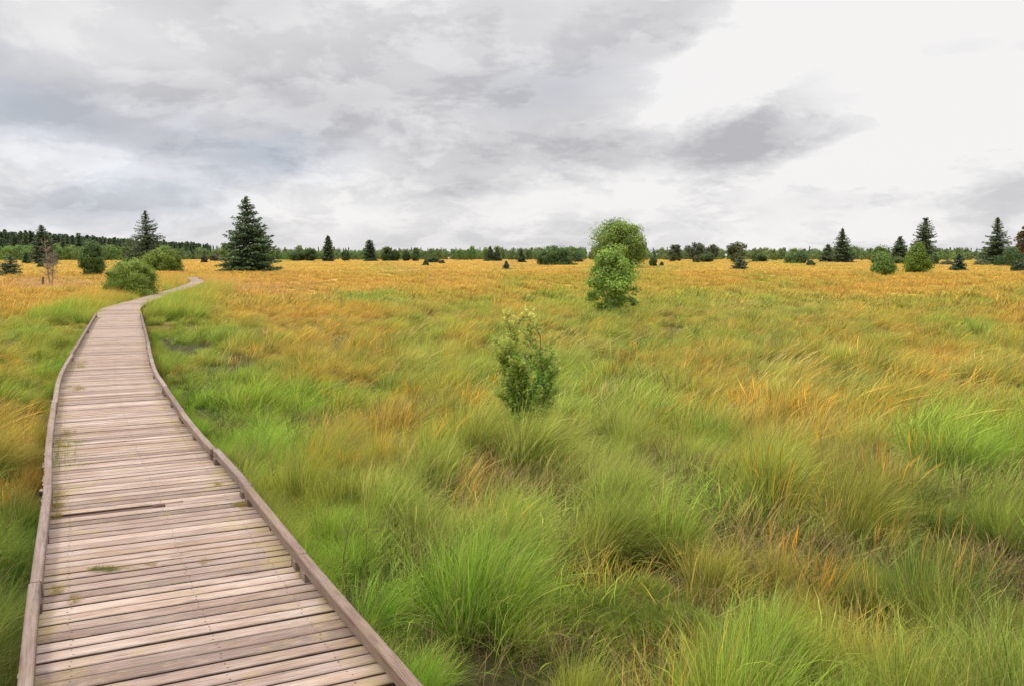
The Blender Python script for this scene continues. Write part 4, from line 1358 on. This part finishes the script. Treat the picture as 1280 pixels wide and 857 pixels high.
YM = (.36, .29, .05); GM_ = (.16, .20, .03)
patch(128, 711, 16, 10, 1.2, GM_, .07); patch(150, 710, 9, 14, 1.0, YM, .05); patch(190, 705, 5, 8, .6, YM, .05)
patch(72, 738, 9, 4, 3, YM, .06); patch(95, 745, 8, 4, 3, YM, .05); patch(70, 640, 12, 3, 8, YM, .10); patch(72, 620, 10, 3, 9, YM, .10)
patch(303, 631, 12, 7, 1.5, YM, .08); patch(270, 604, 6, 3, 2, YM, .06); patch(255, 703, 4, 1, 3, YM, .06)
patch(382, 716, 10, 4, 4, YM, .09); patch(408, 750, 6, 5, 4, YM, .06); patch(90, 484, 12, 7, 3, YM, .13); patch(98, 455, 12, 7, 3, YM, .14); patch(126, 398, 10, 5, 4, YM, .16)
patch(78, 560, 10, 4, 12, YM, .16); patch(86, 545, 6, 5, 6, YM, .12); patch(222, 532, 6, 4, 4, YM, .08); patch(200, 492, 6, 3, 4, YM, .08)
pts = np.array(pts); nn_ = len(pts); cl_ = np.array(cl_); sc_ = np.array(sc_)
scatter('deck_moss', C_LOW, pts, np.c_[gm.normal(0, .1, nn_), gm.normal(0, .1, nn_), gm.uniform(-3, 3, nn_)], np.stack([sc_ * 1.4, sc_ * 1.4, sc_], 1), gm.integers(0, 6, nn_), cl_ * 0.8, cl_,
        'yellow moss and grass growing on the boards', 'moss')
# grass sprouting inside the left rail
q = [unproj(78, 585, DECK - .1), unproj(74, 598, DECK - .1), unproj(82, 572, DECK - .1), unproj(96, 468, DECK - .1), unproj(180, 382, DECK)]
n5 = len(q)
scatter('rail_side_grass', C_LOW, np.array(q), np.zeros((n5, 3)), np.tile([.45, .45, .9], (n5, 1)), np.arange(n5), np.tile(PAL_A[0], (n5, 1)), np.tile(PAL_B[0] * .8, (n5, 1)), 'green grass sprouting inside the left rail', 'grass')

# ------------------------------------------------------------------ the tree line
C_CON = newcoll('far_conifer_shapes')
for k in range(4):
    cr, tr = spruce_geo(10.0, 4.2, 900 + k, 0.6, (.55, .55, .55), (1, 1, 1), whorl=15, dens=0.7, power=0.95)
    me = mesh_np('far_conifer_%d' % k, cr[0], cr[1], M_FAR, {'col': ('FLOAT_COLOR', 'POINT', cr[2])})
    C_CON.objects.link(bpy.data.objects.new('far_conifer_%d' % k, me))
C_BRO = newcoll('far_broadleaf_shapes')
for k in range(5):
    cr, tr = crown_geo(10.0, 8.0, 8.0, 950 + k, 0.8, 1100, (.45, .45, .45), (1, 1, 1), shape='egg', clump=0.22, nclump=26)
    me = mesh_np('far_broadleaf_%d' % k, cr[0], cr[1], M_FAR, {'col': ('FLOAT_COLOR', 'POINT', cr[2])})
    C_BRO.objects.link(bpy.data.objects.new('far_broadleaf_%d' % k, me))


def treeline(name, coll, nproto, x0, x1, dpx, D0, D1, top_fn, col, colj, label, wide=1.0, basez=0.0, rag=0.16):
    P_, S_, Cc = [], [], []
    x = x0
    while x < x1:
        D = RNG.uniform(D0, D1)
        p = at_dist(x, D)
        top = top_fn(x)
        h = (321.5 - top) * D / F + CZ
        h *= 1 + RNG.normal(0, rag)
        P_.append((p[0], p[1], 0)); s = max(h, 1.0) / 10.0
        S_.append((s * wide * RNG.uniform(.8, 1.2), s * wide * RNG.uniform(.8, 1.2), s))
        Cc.append(np.array(col) * RNG.uniform(1 - colj, 1 + colj) * (1 + RNG.normal(0, 0.05, 3)))
        x += RNG.exponential(dpx)
    n = len(P_)
    Cc = np.clip(np.array(Cc), .003, .9)
    return scatter(name, coll, np.array(P_), np.c_[np.zeros((n, 2)), RNG.uniform(-3, 3, n)], np.array(S_), RNG.integers(0, nproto, n), Cc, Cc, label, 'forest')


def interp(*kv):
    xs = [a for a, b in kv]; ys = [b for a, b in kv]
    return lambda x: float(np.interp(x, xs, ys))


treeline('spruce_forest', C_CON, 4, -260, 262, 0.6, 640, 820, interp((-260, 288), (0, 291), (60, 293), (130, 298), (180, 301), (250, 305), (262, 307)), (.14, .205, .10), .2,
         'dark spruce forest on the left horizon', rag=0.06, wide=1.5)
treeline('birch_scrub', C_BRO, 5, -260, 190, 1.6, 430, 520, interp((-260, 303), (0, 305), (190, 308)), (.24, .35, .10), .25, 'pale green birch scrub below the dark forest on the left', wide=0.75, rag=.10)
treeline('far_wood', C_BRO, 5, 185, 1560, 1.4, 560, 700, interp((185, 312), (340, 311), (480, 312), (740, 309.5), (830, 312), (1000, 311), (1280, 310.5), (1560, 309)), (.25, .34, .13), .2,
         'low pale green wood along the horizon', wide=0.8, rag=.14)
treeline('far_conifer_wood', C_CON, 4, 262, 1560, 6.0, 620, 760, interp((262, 307), (330, 309), (500, 310), (700, 309.5), (1000, 310), (1280, 309), (1560, 308)), (.15, .22, .11), .25,
         'scattered pointed conifers of the horizon wood', rag=0.07)
treeline('near_scrub', C_BRO, 5, 340, 740, 4.5, 470, 560, interp((340, 313), (450, 316), (600, 314), (740, 314)), (.19, .30, .08), .3, 'green scrub before the horizon wood left of centre', wide=0.8, rag=.22)
treeline('right_scrub', C_BRO, 5, 800, 1560, 6.5, 440, 540, interp((800, 314), (1000, 317), (1100, 316), (1280, 314), (1560, 313)), (.25, .34, .10), .3, 'pale scrub before the horizon wood on the right', wide=0.9, rag=.22)
# individual clumps on the tree line
for k, (px, top, wpx, lab) in enumerate([
        (484, 307, 18, 'broad green tree left of centre on the tree line'), (372, 312, 22, 'low pale tree right of the largest spruce on the tree line'), (388, 309, 18, 'rounded tree left of the sparse pointed spruce'),
        (432, 312, 12, 'dark small tree between the two narrow spruces'), (494, 311, 12, 'smaller tree touching the broad green one'),
        (508, 310.5, 9, 'thin upright tree, left one of two right of the broad green tree'), (520, 308.5, 9, 'thin upright tree, right one of two right of the broad green tree')]):
    leafy(px, top, 325.5, wpx, lab, 120 + k, D=380, c1=(.05, .085, .03), c2=(.13, .19, .06), zlo=0.0)

# ------------------------------------------------------------------ render look
SC.view_settings.view_transform = 'Standard'
SC.view_settings.look = 'None'
SC.view_settings.exposure = EXPO
SC.view_settings.gamma = 1.0
SC.view_settings.use_curve_mapping = False
cy = SC.cycles if hasattr(SC, 'cycles') else None
if cy:
    cy.max_bounces = 4; cy.diffuse_bounces = 3; cy.transmission_bounces = 3; cy.transparent_max_bounces = 4
    cy.glossy_bounces = 2
    cy.caustics_reflective = False; cy.caustics_refractive = False
    cy.use_denoising = True
